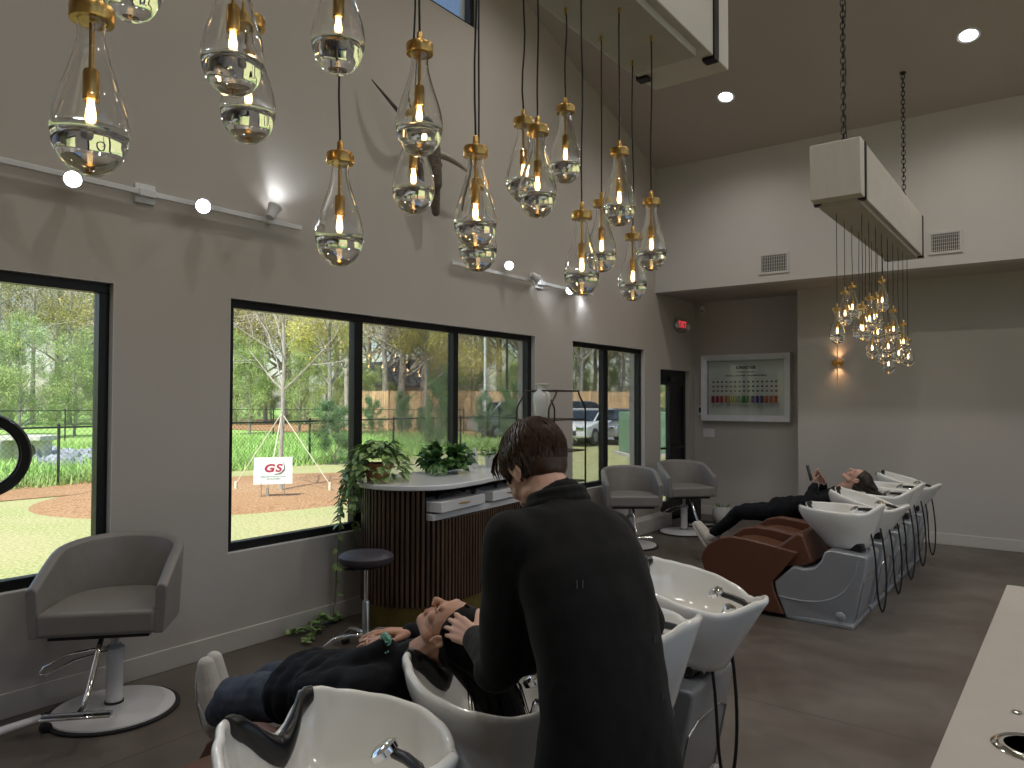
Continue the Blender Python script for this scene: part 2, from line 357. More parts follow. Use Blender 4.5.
# windows
def window(n, hole, mulls, fr=.06):
    y0, y1, z0, z1 = hole; x0, x1 = XL-.12, XL-.05
    mb = MB()
    mb.box2((x0, y0, z1-fr), (x1, y1, z1)); mb.box2((x0, y0, z0), (x1, y1, z0+fr))
    mb.box2((x0, y0, z0+fr), (x1, y0+fr, z1-fr)); mb.box2((x0, y1-fr, z0+fr), (x1, y1, z1-fr))
    for a, b_ in mulls: mb.box2((x0, a, z0+fr), (x1, b_, z1-fr))
    o = struct(mb.build(f'window_{n}', 'black', smooth=False, bevel=.004))
    mb = MB(); mb.box2((x0+.03, y0+fr, z0+fr), (x0+.036, y1-fr, z1-fr)); mb.build('glass_pane', 'pane', o, smooth=False)
    mb = MB(); e = .004
    mb.box2((x1, y0, z0), (XL, y1, z0+e)); mb.box2((x1, y0, z1-e), (XL, y1, z1)); mb.box2((x1, y0, z0+e), (XL, y0+e, z1-e)); mb.box2((x1, y1-e, z0+e), (XL, y1, z1-e))
    struct(mb.build(f'trim_{n}', 'reveal', smooth=False))
    return o
window(1, W1, [(.75, .87)]); window(2, W2, [(3.86, 3.945), (5.03, 5.095)]); window(3, W3, [(7.75, 7.855)]); window(4, CL, [(3.9, 4.0)])
# door with wide dark stile
mb = MB(); x0, x1 = XL-.16, XL-.06
mb.box2((x0, 9.20, 1.88), (x1, 10.16, 2.09)); mb.box2((x0, 9.20, 0), (x1, 9.24, 1.88)); mb.box2((x0, 10.08, 0), (x1, 10.16, 1.88))
d = struct(mb.build('door_1', 'black', smooth=False, bevel=.004))
mb = MB(); mb.box2((x0+.02, 9.24, .0), (x1-.02, 9.27, 1.88)); mb.box2((x0+.02, 9.66, 0), (x1-.02, 10.08, 1.88)); mb.box2((x0+.02, 9.27, 0), (x1-.02, 9.66, .25)); mb.build('door_leaf', 'black', d, smooth=False)
mb = MB(); mb.box2((x0+.045, 9.27, .25), (x0+.05, 9.66, 1.88)); mb.build('glass_pane', 'pane', d, smooth=False)
mb = MB(); mb.cyl((x1+.03, 9.26, 1.0), (x1+.03, 9.98, 1.0), .014); mb.box2((x1-.03, 9.3, .985), (x1+.03, 9.33, 1.015)); mb.box2((x1-.03, 9.9, .985), (x1+.03, 9.93, 1.015)); mb.build('push_bar', 'blackplastic', d)
mb = MB(); mb.box2((x1-.01, 9.55, 1.93), (x1+.05, 9.8, 1.99)); mb.tube([(x1+.03, 9.7, 1.96), (x1+.08, 9.83, 1.96), (x1+.02, 9.96, 1.97)], .008); mb.build('door_closer', 'blackplastic', d)

# ------------------------------------------------------------------ glass teardrop pendants
GP = [(0, 0), (.018, .0022), (.034, .012), (.046, .028), (.0535, .046), (.0565, .066), (.0565, .082), (.053, .104), (.046, .128), (.038, .152), (.031, .174), (.025, .196), (.021, .216), (.0205, .232), (.023, .245)]
IP = [(0, .056), (.03, .0565), (.047, .059), (.0525, .066), (.0530, .080), (.0495, .104), (.043, .128), (.035, .152), (.028, .174), (.0222, .196), (.0183, .216), (.0178, .232), (.020, .245)]
glass_mb = MB(); glass_mb.lathe(GP+IP[::-1], n=36)
PROTO = {}
def pendant(x, y, zb, ztop, label, group):
    t = thing('pendant_light', label, 'pendant lamp', (x, y, zb), random.uniform(0, 6), group)
    if not PROTO:
        PROTO['glass_drop'] = glass_mb.build('glass_drop', 'glass', t, angle=70)
        mb = MB(); mb.lathe([(.006, .245), (.0318, .245), (.0328, .248), (.0328, .266), (.0318, .269), (.008, .269), (.0075, .296), (.005, .30)], n=28); PROTO['cap'] = mb.build('cap', 'brass', t)
        mb = MB(); mb.cyl((0, 0, .166), (0, 0, .242), .0042, n=12); mb.lathe([(.0115, .118), (.012, .120), (.012, .163), (.0105, .167), (.004, .169)], n=20); PROTO['lamp_socket'] = mb.build('lamp_socket', 'brass', t)
        mb = MB(); mb.lathe([(.0, .073), (.0035, .0745), (.0062, .079), (.0078, .088), (.0074, .100), (.0055, .110), (.005, .119)], n=16); PROTO['bulb'] = mb.build('bulb', 'bulb', t)
    else:
        for k, o in PROTO.items(): c = o.copy(); C.objects.link(c); c.parent = t
    L = ztop-zb
    mb = MB(); n = 7; w = random.uniform(-.004, .004)
    mb.tube([(w*math.sin(PI*i/n*2), w*math.sin(PI*i/n*3), .298+(L-.298)*i/n) for i in range(n+1)], .0028, 6)
    mb.build('cord', 'blackplastic', t)
    return t
ordn = ['first', 'second', 'third', 'fourth', 'fifth', 'sixth', 'seventh', 'eighth', 'ninth', 'tenth', 'eleventh', 'twelfth', 'thirteenth', 'fourteenth', 'fifteenth', 'sixteenth', 'seventeenth', 'eighteenth']
ZPL = 3.02
def px(x, y): dx = V(x, y, 0); d = dx.dot(V(fw.x, fw.y, 0).normalized()); return dx.dot(rt)/d
def chandelier(which, F, B, yF, yB, xF, xB, y0, y1, xc=-1.3, hb=.42, ZPL=3.02):
    pts = [(xF, yF+.2465*k, z) for k, z in enumerate(F)]+[(xB, yB+.2475*k, z) for k, z in enumerate(B)]
    if which == 'near': pts[4] = (xF, pts[4][1]-.036, pts[4][2]); pts[13] = (xB, pts[13][1]+.022, pts[13][2])
    pts.sort(key=lambda p: px(p[0], p[1]))
    for i, (x, y, z) in enumerate(pts):
        row = 'front row' if x > xc else 'back row'
        nm = 'near cluster' if which == 'near' else 'far cluster'
        pendant(x, y, z, ZPL, f'lit glass teardrop pendant, {ordn[i]} from the left in the {nm}, {row}', f'teardrop pendants of the {which} cluster')
    t = thing('canopy_box', f'long cream canopy box holding the {which} cluster of teardrop pendants, hung from chains', 'ceiling canopy', (xc, (y0+y1)/2, ZPL+.035))
    L = (y1-y0)/2
    mb = MB(); mb.box2((-.17, -L, .0), (.17, L, hb)); mb.build('housing', 'box', t, bevel=.004)
    mb = MB(); mb.box2((-.14, -L+.13, -.035), (.14, L-.27, 0)); mb.build('mounting_plate', 'brassd', t, bevel=.003)
    for s in (-1, 1):
        y = s*(L-.15)
        for q in (-1, 1):
            mb = MB(); mb.box2((q*.17, y-.024, -.004), (q*.177, y+.024, hb)); mb.box2((q*.125, y-.024, -.014), (q*.177, y+.024, -.001)); mb.build('strap', 'black', t, smooth=False)
    for x, y, z in pts:
        mb = MB(); mb.cyl((x-xc, y-(y0+y1)/2, -.055), (x-xc, y-(y0+y1)/2, -.033), .0055, n=8); mb.build('cord_grip', 'brass', t)
    for s, yy in ((-1, y0+.27), (1, y1-.10)):
        zt = cz(yy)-(ZPL+.035); y = yy-(y0+y1)/2; mb = MB(); z = hb; k = 0; lk = .052
        while z < zt-.02:
            pth = []
            for a in range(10):
                an = 2*PI*a/10; h = .017*math.cos(an); v_ = lk*.62*math.sin(an)
                pth.append((h if k % 2 else 0, y+(0 if k % 2 else h), z+lk*.5+v_))
            mb.tube(pth, .0042, 5, closed=True); z += lk*.84; k += 1
        mb.lathe([(.03, zt-.012+.02), (.03, zt+.02-.0)], (0, y, -.02), 12)
        mb.build('chain', 'black', t)
        if s < 0:
            mb = MB(); mb.tube([(.012+.01*math.sin(i*1.3), y+.008*math.cos(i*1.7), hb+(zt-hb)*i/24) for i in range(25)], .003, 5); mb.build('power_cord', 'blackplastic', t)
    return t
chandelier('near', [2.005, 2.215, 2.345, 2.235, 2.045, 2.185, 1.985, 2.255, 2.135], [2.355, 2.195, 1.97, 2.145, 2.03, 2.285, 2.405, 2.13, 2.05], .52, .65, -1.23, -1.38, .35, 3.02)
chandelier('far', [2.107, 2.20, 2.237, 2.40, 2.03, 2.2, 2.0, 2.12, 1.99], [2.085, 2.24, 2.316, 2.165, 2.17, 2.03, 2.19, 2.0, 1.92], 6.0, 5.87, -1.22, -1.37, 5.53, 8.44, hb=.40, ZPL=3.07)

# ------------------------------------------------------------------ recessed lights, track lights, vents
def spot(name, loc, tgt, e, ang=100, r=.06, col=(1, .95, .88), blend=.6):
    l = bpy.data.lights.new(name, 'SPOT'); l.energy = e; l.spot_size = math.radians(ang); l.spot_blend = blend; l.shadow_soft_size = r; l.color = col
    o = bpy.data.objects.new(name, l); C.objects.link(o); o.location = loc; o.rotation_euler = (Vector(tgt)-Vector(loc)).to_track_quat('-Z', 'Y').to_euler(); return o
DLW = 74
sl = math.atan(.33)
for i, (x, y) in enumerate([(-3.05, 8.06), (-.70, 8.06), (1.65, 8.06), (-3.05, 5.4), (-.55, 5.4), (1.65, 5.4), (-3.05, 2.7), (.3, 2.7), (2.6, 2.7), (-3.0, -.5), (.3, -.8), (2.6, -.8), (3.9, 5.4), (3.9, 8.06)]):
    z = cz(y); s = 1 if y > 1 else -1
    R = Matrix.Rotation(-sl*s, 3, 'X')
    if i < 2:
        t = thing('recessed_downlight', ['round lit recessed ceiling light, above the framed colour board side, nearer the canopy box', 'round lit recessed ceiling light at the upper right corner of the view'][i], 'ceiling light', (x, y, z))
    else: t = thing('recessed_downlight', 'added round recessed ceiling light outside the view, brightening the room', 'ceiling light', (x, y, z), group='unseen recessed lights')  # unseen downlights, added to brighten the room
    mb = MB(); mb.lathe([(.075, -.004), (.095, -.010), (.10, -.004), (.10, .002), (.075, .002)], n=28, R=R, closed=True); mb.build('trim_ring', 'plate', t)
    mb = MB(); mb.lathe([(.0, -.004), (.074, -.004), (.074, .0), (0, .001)], n=28, R=R); mb.build('lens', 'lamp', t)
    spot('downlight_lamp', (x, y, z-.03), (x, y-(.9 if y > 7 else 0), 0), DLW*(.7 if y > 7 else 1), 150, .08, blend=1)
def track(label, y0, y1, ybox, heads):
    t = thing('track_light', label, 'track light', (XL, 0, 2.88))
    mb = MB(); mb.box2((.028, y0, -.012), (.048, y1, .020)); mb.build('rail', 'plate', t, bevel=.003)
    if ybox is not None:
        mb = MB(); mb.box2((0, ybox-.06, -.055), (.022, ybox+.06, .06)); mb.box2((.02, ybox-.05, -.02), (.056, ybox+.05, .025)); mb.build('junction_plate', 'plate', t, bevel=.003)
    for y in ([y0+.25, y1-.25]):
        mb = MB(); mb.box2((0, y-.012, -.008), (.03, y+.012, .012)); mb.build('bracket', 'plate', t)
    for (y, dirv, zz, e, sz) in heads:
        d = Vector(dirv).normalized(); p = Vector((.10, y, zz)); R = d.to_track_quat('Z', 'Y').to_matrix()
        mb = MB(); mb.tube([(.038, y, 0), (.06, y, zz*.6), tuple(p-d*.03)], .009, 8); mb.lathe([(.012, -.065), (.028, -.06), (.034, -.02), (.05*sz, .03), (.053*sz, .034), (.053*sz, .04), (.046*sz, .04), (.044*sz, .032), (0, .03)], p, 24, R)
        h = mb.build('lamp_head', 'plate', t)
        mb = MB(); mb.lathe([(0, .0335), (.043*sz, .0335), (.043*sz, .0365), (0, .0385)], p, 24, R); mb.build('lens', 'lamp', h)
        q = Vector((XL, 0, 2.88))+p+d*.06; spot('track_lamp', q, q+d, e, 95, .03, (.86, .93, 1), .8)
track('white wall track with four spotlights above the two left windows', .9, 3.28, 2.17, [
    (1.33, (1, -.45, -.45), .0, 9, 1), (1.74, (1, -.55, -.6), -.02, 9, .95), (2.50, (1, -.8, -.45), -.01, 9, .95), (3.0, (-.12, .45, .8), .06, 3.5, .9)])
track('white wall track with four spotlights over the far pair of window and door', 4.9, 7.35, 6.3, [
    (5.66, (.7, -.8, -.4), .09, 9, .9), (6.1, (.15, .7, -.3), .03, 4, .9), (6.75, (1, -1.2, -.5), -.02, 9, .9), (7.1, (-.3, .3, -.9), .02, 1.5, .95)])
# washes on the wall below the rails come from the heads' own spill
for y, e in ((1.55, 5), (2.35, 7), (3.1, 6), (5.3, 6), (6.3, 6), (7.05, 6)):
    pass
def vent(x, z, w, h, label, rows):
    t = thing('air_vent', label, 'vent', (x, YU, z))
    mb = MB(); o = .03
    for a, b_ in (((-w/2-o, -.012, -h/2-o), (w/2+o, 0, -h/2)), ((-w/2-o, -.012, h/2), (w/2+o, 0, h/2+o)), ((-w/2-o, -.012, -h/2), (-w/2, 0, h/2)), ((w/2, -.012, -h/2), (w/2+o, 0, h/2))): mb.box2(a, b_)
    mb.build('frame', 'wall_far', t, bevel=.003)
    mb = MB(); mb.box2((-w/2, -.002, -h/2), (w/2, 0, h/2)); mb.build('dark_core', 'ink', t)
    mb = MB(); n = 14
    for i in range(n): x_ = -w/2+w*(i+.5)/n; mb.box((x_, -.007, 0), (.006, .01, h))
    for i in range(5): mb.box((0, -.005, -h/2+h*(i+.5)/5), (w, .004, .004))
    mb.build('louvres', 'wall_far', t, smooth=False)
vent(-2.83, 3.335, .30, .20, 'pale square air vent on the upper wall, left of the hanging canopy box', 1)
vent(-1.02, 3.36, .26, .19, 'pale air vent on the upper wall, right beside the end of the canopy box', 1)
# wall sconce
t = thing('wall_sconce', 'slim brass rod wall sconce with round knob glowing on the far wall', 'wall lamp', (-2.29, YF, 2.14))
mb = MB(); mb.lathe([(0, 0), (.05, 0), (.052, .01), (.045, .018), (0, .02)], (0, -.0, 0), 24, Matrix.Rotation(PI/2, 3, 'X')); mb.ball((-.045, -.05, 0), .03); mb.ball((.045, -.05, 0), .03); mb.cyl((-.045, -.05, 0), (.045, -.05, 0), .012); mb.cyl((0, 0, 0), (0, -.05, 0), .012); mb.build('knob', 'brass', t)
mb = MB(); mb.cyl((0, -.06, -.32), (0, -.06, .32), .006, n=10); mb.build('rod', 'brass', t)
for s in (-1, 1):
    mb = MB(); mb.box((0, -.048, s*.17), (.006, .004, .28)); mb.build('light_strip', 'glow', t)
    spot('sconce_lamp', (-2.29, YF-.045, 2.14+s*.05), (-2.29, YF-.02, 2.14+s*.5), 1.3, 120, .02, (1, .55, .25), .9)
# exit sign
t = thing('exit_sign', 'oval wall mounted red lettered exit sign with emergency lamps above the door', 'exit sign', (XL, 9.82, 2.74))
mb = MB(); mb.box2((0, -.15, -.10), (.045, .15, .10)); mb.build('housing', 'exitpl', t, bevel=.03, seg=4)
v, f = text_mb('EXIT', .13, .002, .002); mb = MB(); mb.add([(.048+p[2], p[0], p[1]) for p in v], f); mb.build('lettering', 'exitred', t, smooth=False)
for s in (-1, 1):
    mb = MB(); mb.ball((.05, s*.19, -.02), (.03, .045, .045)); mb.cyl((.02, s*.13, -.02), (.04, s*.17, -.02), .015); mb.build('emergency_lamp', 'plate', t)
t = thing('motion_sensor', 'small white motion sensor high in the corner above the colour board', 'sensor', (XL+.14, YR, 3.0))
mb = MB(); mb.box2((-.03, -.045, -.06), (.03, 0, .06)); mb.build('housing', 'plate', t, bevel=.012, seg=3); mb = MB(); mb.box2((-.02, -.052, -.045), (.02, -.043, -.01)); mb.build('lens', 'exitpl', t, bevel=.004)
# framed colour swatch board
t = thing('swatch_board', 'white framed wall board with rows of coloured vials and small swatches', 'wall display', (-3.63, YR, 1.845))
w, h, dp, fr = 1.27, .95, .12, .085
mb = MB()
out = [(-w/2, -h/2), (w/2, -h/2), (w/2, h/2), (-w/2, h/2)]; inn = [(-w/2+fr, -h/2+fr), (w/2-fr, -h/2+fr), (w/2-fr, h/2-fr), (-w/2+fr, h/2-fr)]
v = [(x, 0, z) for x, z in out]+[(x, -dp, z) for x, z in out]+[(x, -dp+.03, z) for x, z in inn]+[(x, 0, z) for x, z in inn]
f = []
for i in range(4):
    j = (i+1) % 4
    for a in (0, 4, 8): f.append((a+i, a+j, a+4+j, a+4+i))
    f.append((12+i, 12+j, j, i))
mb.add(v, f); mb.build('frame', 'frame', t, smooth=False, bevel=.004)
mb = MB(); mb.box2((-w/2+fr, -.03, -h/2+fr), (w/2-fr, -.005, h/2-fr)); mb.build('backing_panel', 'panel', t, smooth=False)
mb = MB(); mb.box2((-w/2+fr, -.088, -h/2+fr), (w/2-fr, -.084, h/2-fr)); mb.build('glazing', 'pane', t, smooth=False)
def front_text(txt, size, x, z, y, m, bold=.0, sh=0., sxx=1.):
    v, f = text_mb(txt, size, .0008, bold, sh); mb = MB(); mb.add([(x+p[0]*sxx, y-p[2], z+p[1]) for p in v], f); mb.build('lettering', m, t, smooth=False)
front_text('K\u00c9RASTASE', .055, 0, .285, -.032, 'ink', .0022, 0, 1.0)
front_text('FUSIO-DOSE', .034, .0, .225, -.032, 'signg', .0005, 0, 1.3)
front_text('BOOSTERS  .  CONCENTR\u00c9S  .  PROGRAMME SUR MESURE', .024, .0, .172, -.032, 'ink', .0008, 0, .95)
cols = [(.45, .03, .06)]*3+[(.50, .20, .03), (.48, .30, .03), (.38, .38, .03)]+[(.08, .30, .07)]*3+[(.10, .07, .30), (.10, .06, .28), (.12, .07, .30)]+[(.62, .12, .03)]*3
x0, x1 = -.475, .425
for i in range(15):
    x = x0+(x1-x0)*i/14; c = cols[i]; m = mat(f'vial_liquid_{i}', c, .25, var=.1)
    mb = MB(); mb.lathe([(.0, -.215), (.018, -.215), (.021, -.21), (.021, -.12), (.018, -.113), (0, -.113)], (x, -.055, 0), 16); vo = mb.build('vial', m, t)
    mb = MB(); mb.lathe([(.0, -.30), (.006, -.30), (.008, -.245), (.012, -.232), (.012, -.218), (0, -.217)], (x, -.055, 0), 12); mb.build('dropper_tip', 'plate', vo)
    for k in range(3):
        mm = mat(f'hair_swatch_{i}_{k}', [q*.35+.05 for q in c], .5) if k else M['signg']
        mb = MB(); mb.box((x, -.036, .085-k*.065), (.03, .012, .024)); mb.build('colour_swatch', mm, t, bevel=.005)
mb = MB(); mb.box2((x0-.04, -.08, -.232), (x1+.04, -.03, -.218)); mb.build('shelf', 'plate', t, bevel=.002)
t = thing('thermostat', 'small white wall thermostat with dark display left of the colour board', 'thermostat', (-4.30, YR, 1.52)); mb = MB(); mb.box2((-.06, -.025, -.075), (.06, 0, .075)); mb.build('housing', 'plate', t, bevel=.006); mb = MB(); mb.box2((-.035, -.028, -.035), (.035, -.024, .04)); mb.build('display', 'screen', t)
t = thing('light_switch', 'white three gang light switch plate below the colour board', 'light switch', (-4.19, YR, 1.19)); mb = MB(); mb.box2((-.085, -.01, -.06), (.085, 0, .06)); mb.build('plate', 'plate', t, bevel=.003)
for k in (-1, 0, 1): mb = MB(); mb.box((k*.05, -.013, 0), (.03, .012, .06)); mb.build('rocker', 'white', t, bevel=.002)
# ------------------------------------------------------------------ mounted skull
t = thing('mounted_skull', 'beaded animal skull with one dark and one pale horn mounted high on wall', 'wall trophy', (XL, 4.50, 3.62))
mb = MB(); mb.cap((.10, .02, .16), (.13, .06, -.12), .11, .075); mb.cap((.13, .06, -.1), (.12, .10, -.36), .06, .035); mb.ball((.06, .0, .18), (.08, .12, .09)); mb.cap((.05, .02, .1), (.0, .02, .1), .06, .06); mb.cap((.12, -.05, .06), (.12, .0, -.02), .03, .03); mb.cap((.12, .14, .06), (.12, .1, -.02), .03, .03)
organic(mb, 'skull', 'hide', t, .008, 4)
mb = MB(); P0, P1, P2, P3 = V(.08, -.09, .2), V(.2, -.2, .22), V(.2, -.38, .3), V(.08, -.60, .55)
def bez(P0, P1, P2, P3, n=16): return [P0*(1-s)**3+P1*3*s*(1-s)**2+P2*3*s*s*(1-s)+P3*s**3 for s in [i/n for i in range(n+1)]]
mb.tube(bez(P0, P1, P2, P3), [.034*(1-i/16)**.8+.004 for i in range(17)], 12); mb.build('dark_horn', 'horn', t)
mb = MB(); mb.tube(bez(V(.08, .12, .16), V(.18, .22, .15), V(.22, .36, .06), V(.18, .52, .05)), [.034*(1-i/16)**.8+.004 for i in range(17)], 12); mb.build('pale_horn', 'hornl', t)

# ------------------------------------------------------------------ styling chairs
def styling_chair(label, loc, rz):
    t = thing('styling_chair', label, 'salon chair', loc, rz, 'taupe styling chairs')
    W, D, th = .325, .31, .055
    path = []; n = 34
    def pt(u, off):      # u 0..1 around the U ; off inward
        w = W-off; d = D-off
        s = abs(u-.5)*2  # 1 at the arm fronts
        sg = -1 if u < .5 else 1
        if s > .45:
            k = (s-.45)/.55; return (-.02+.30*k, sg*w)
        a = s/.45*PI/2; return (-.02-d*math.cos(a), sg*w*math.sin(a))
    mb = MB(); v = []; f = []
    for i in range(n+1):
        u = i/n; s = abs(u-.5)*2; top = .725+.17*math.cos(s**1.15*PI/2)**1.15
        taper = .018
        o0 = pt(u, 0); i0 = pt(u, th); ob = pt(u, taper); ib = pt(u, th+taper*.3); mdo = pt(u, .012); mdi = pt(u, th-.012)
        lean = -.03*(1-s)
        v += [(ob[0], ob[1], .478), (o0[0]+lean*.6, o0[1], top-.02), (mdo[0]+lean, mdo[1], top-.006), ((mdo[0]+mdi[0])/2+lean, (mdo[1]+mdi[1])/2, top), (mdi[0]+lean, mdi[1], top-.006), (i0[0]+lean*.6, i0[1], top-.02), (ib[0], ib[1], .478)]
    for i in range(n):
        for k in range(7): f.append((i*7+k, i*7+(k+1) % 7, (i+1)*7+(k+1) % 7, (i+1)*7+k))
    f += [tuple(range(7)), tuple(n*7+6-k for k in range(7))]
    mb.add(v, f); mb.build('tub_shell', 'leather', t, angle=50, bevel=.006)
    poly = [(.285, -W+th-.0), (.285, W-th)]; 
    for i in range(15): a = PI/2-PI*i/14; poly.append((-.02-(D-th)*math.cos(a), (W-th+.004)*math.sin(a)))
    poly = [(.287, -W+th-.004), (.287, W-th+.004)]+poly[2:]
    mb = MB(); mb.prism(poly, .478, .60); mb.build('seat', 'leather', t, bevel=.022, seg=4)
    mb = MB(); mb.prism([(x*.85, y*.85) for x, y in poly], .455, .48); mb.build('seat_plate', 'blackplastic', t)
    mb = MB(); mb.lathe([(0, .0), (.315, .0), (.322, .004), (.322, .012), (.300, .014), (0, .014)], n=48); mb.build('rubber_rim', 'rubber', t)
    mb = MB(); mb.lathe([(0, .0145), (.298, .0145), (.296, .022), (.10, .034), (.05, .04), (0, .04)], n=48); mb.build('base_disc', 'white', t)
    mb = MB(); mb.lathe([(0, .04), (.046, .04), (.046, .05), (.041, .052), (.041, .30), (.05, .31), (.05, .335), (.035, .35), (.018, .352), (.018, .44), (0, .44)], n=28); mb.build('pump_column', 'white', t)
    mb = MB(); mb.lathe([(.040, .045), (.047, .045), (.047, .056), (.040, .056)], n=28, closed=True); mb.build('column_ring', 'rubber', t)
    mb = MB(); mb.tube([(-.02, -.05, .33), (.03, -.09, .34), (.06, -.20, .33), (.09, -.31, .28), (.12, -.32, .255), (.14, -.28, .255), (.10, -.16, .31), (.06, -.05, .33), (.0, .05, .33)], .006, 8); mb.build('pump_lever', 'chrome', t)
    mb = MB(); mb.tube(bez(V(.12, .0, .465), V(.24, 0, .46), V(.26, 0, .36), V(.38, 0, .24), 14)+[V(.44, 0, .195), V(.50, 0, .185)], .014, 12); mb.build('footrest_tube', 'chrome', t)
    mb = MB(); mb.cyl((.50, -.15, .185), (.50, .15, .185), .012, n=12); mb.box((.52, 0, .186), (.06, .30, .012)); mb.build('footrest_bar', 'chrome', t, bevel=.004)
    return t
ch = styling_chair('taupe leather tub styling chair by the left window, nearest one', (-4.06, 1.88, 0), math.radians(-42))
dup(ch, (-3.86, 8.72, 0), math.radians(-43), 'taupe leather tub styling chair in front of the glass door')
dup(ch, (-4.0, 7.55, 0), math.radians(-52), 'taupe leather tub styling chair below the narrow window, partly behind the stylist')
# ------------------------------------------------------------------ wash units
def rim(th):     # th 0 = back tip (+x); returns x,y,z
    c, s = math.cos(th), math.sin(th)
    # keyed half outline, angle in degrees from the back
    K = [(0, .312, .042), (12, .303, .040), (22, .283, .014), (34, .268, -.010), (45, .262, -.018), (70, .265, -.008), (95, .268, .003), (120, .272, .012), (140, .285, .02), (152, .305, .028), (160, .312, .026), (166, .285, .0), (172, .268, -.03), (180, .258, -.045)]
    a = abs(((math.degrees(th)+180) % 360)-180)
    for (a0, r0, z0), (a1, r1, z1) in zip(K, K[1:]):
        if a <= a1: k = (a-a0)/(a1-a0); k = k*k*(3-2*k) if a > 10 else k; r = r0+(r1-r0)*k; z = z0+(z1-z0)*k; break
    return Vector((r*c, r*s, z))
def make_bowl(parent):
    n = 96; rings = []
    def ell(th, cx, rx, ry, z): return Vector((cx+rx*math.cos(th), ry*math.sin(th), z))
    R = [rim(2*PI*i/n) for i in range(n)]
    def nrm(i): q = Vector((R[i].x, R[i].y, 0)); return q.normalized()
    outer = []; inner = []
    T = 12
    for j in range(T+1):
        t_ = j/T; row = []
        hx = math.cos(t_*PI/2)**.85; vz = t_**1.12 if t_ < 1 else 1
        for i in range(n):
            b_ = ell(2*PI*i/n, .03, .155, .135, -.285)
            c2 = 2*PI*i/n; back = max(0, math.cos(c2))**2
            h2 = hx**1.5*(1-back)+back*((1-t_)**1.15*.75+.25*hx)
            p = b_.lerp(R[i], h2); p.z = R[i].z-.012+(b_.z-R[i].z+.012)*vz
            row.append(p)
        outer.append(row)
    T2 = 14
    for j in range(T2+1):
        t_ = j/T2; row = []; h = math.cos(t_*PI/2)**.75; vv = math.sin(t_*PI/2)**1.1
        for i in range(n):
            ri = R[i]-nrm(i)*.026; c2 = 2*PI*i/n
            b_ = ell(c2, -.03, .03, .03, -.20)
            back = max(0, math.cos(c2))**1.5
            p = b_.lerp(ri, h); dz = (b_.z-ri.z+.012)
            p.z = ri.z-.012+dz*(vv*(1-back)+back*vv**.8*(.55+.45*vv))
            row.append(p)
        inner.append(row)
    rimr = []
    for k in range(1, 6):
        a = PI*k/6; rimr.append([R[i]-nrm(i)*(.013*(1-math.cos(a)))+Vector((0, 0, -.012+.016*math.sin(a))) for i in range(n)])
    rows = outer[::-1]+rimr+inner
    v = [p for r_ in rows for p in r_]; f = []
    for j in range(len(rows)-1):
        for i in range(n): f.append((j*n+i, j*n+(i+1) % n, (j+1)*n+(i+1) % n, (j+1)*n+i))
    f.append(tuple(range(n-1, -1, -1))); m = (len(rows)-1)*n; f.append(tuple(m+i for i in range(n)))
    mb = MB(); mb.add(v, f); o = mb.build('bowl', 'porc', parent, angle=75)
    return o
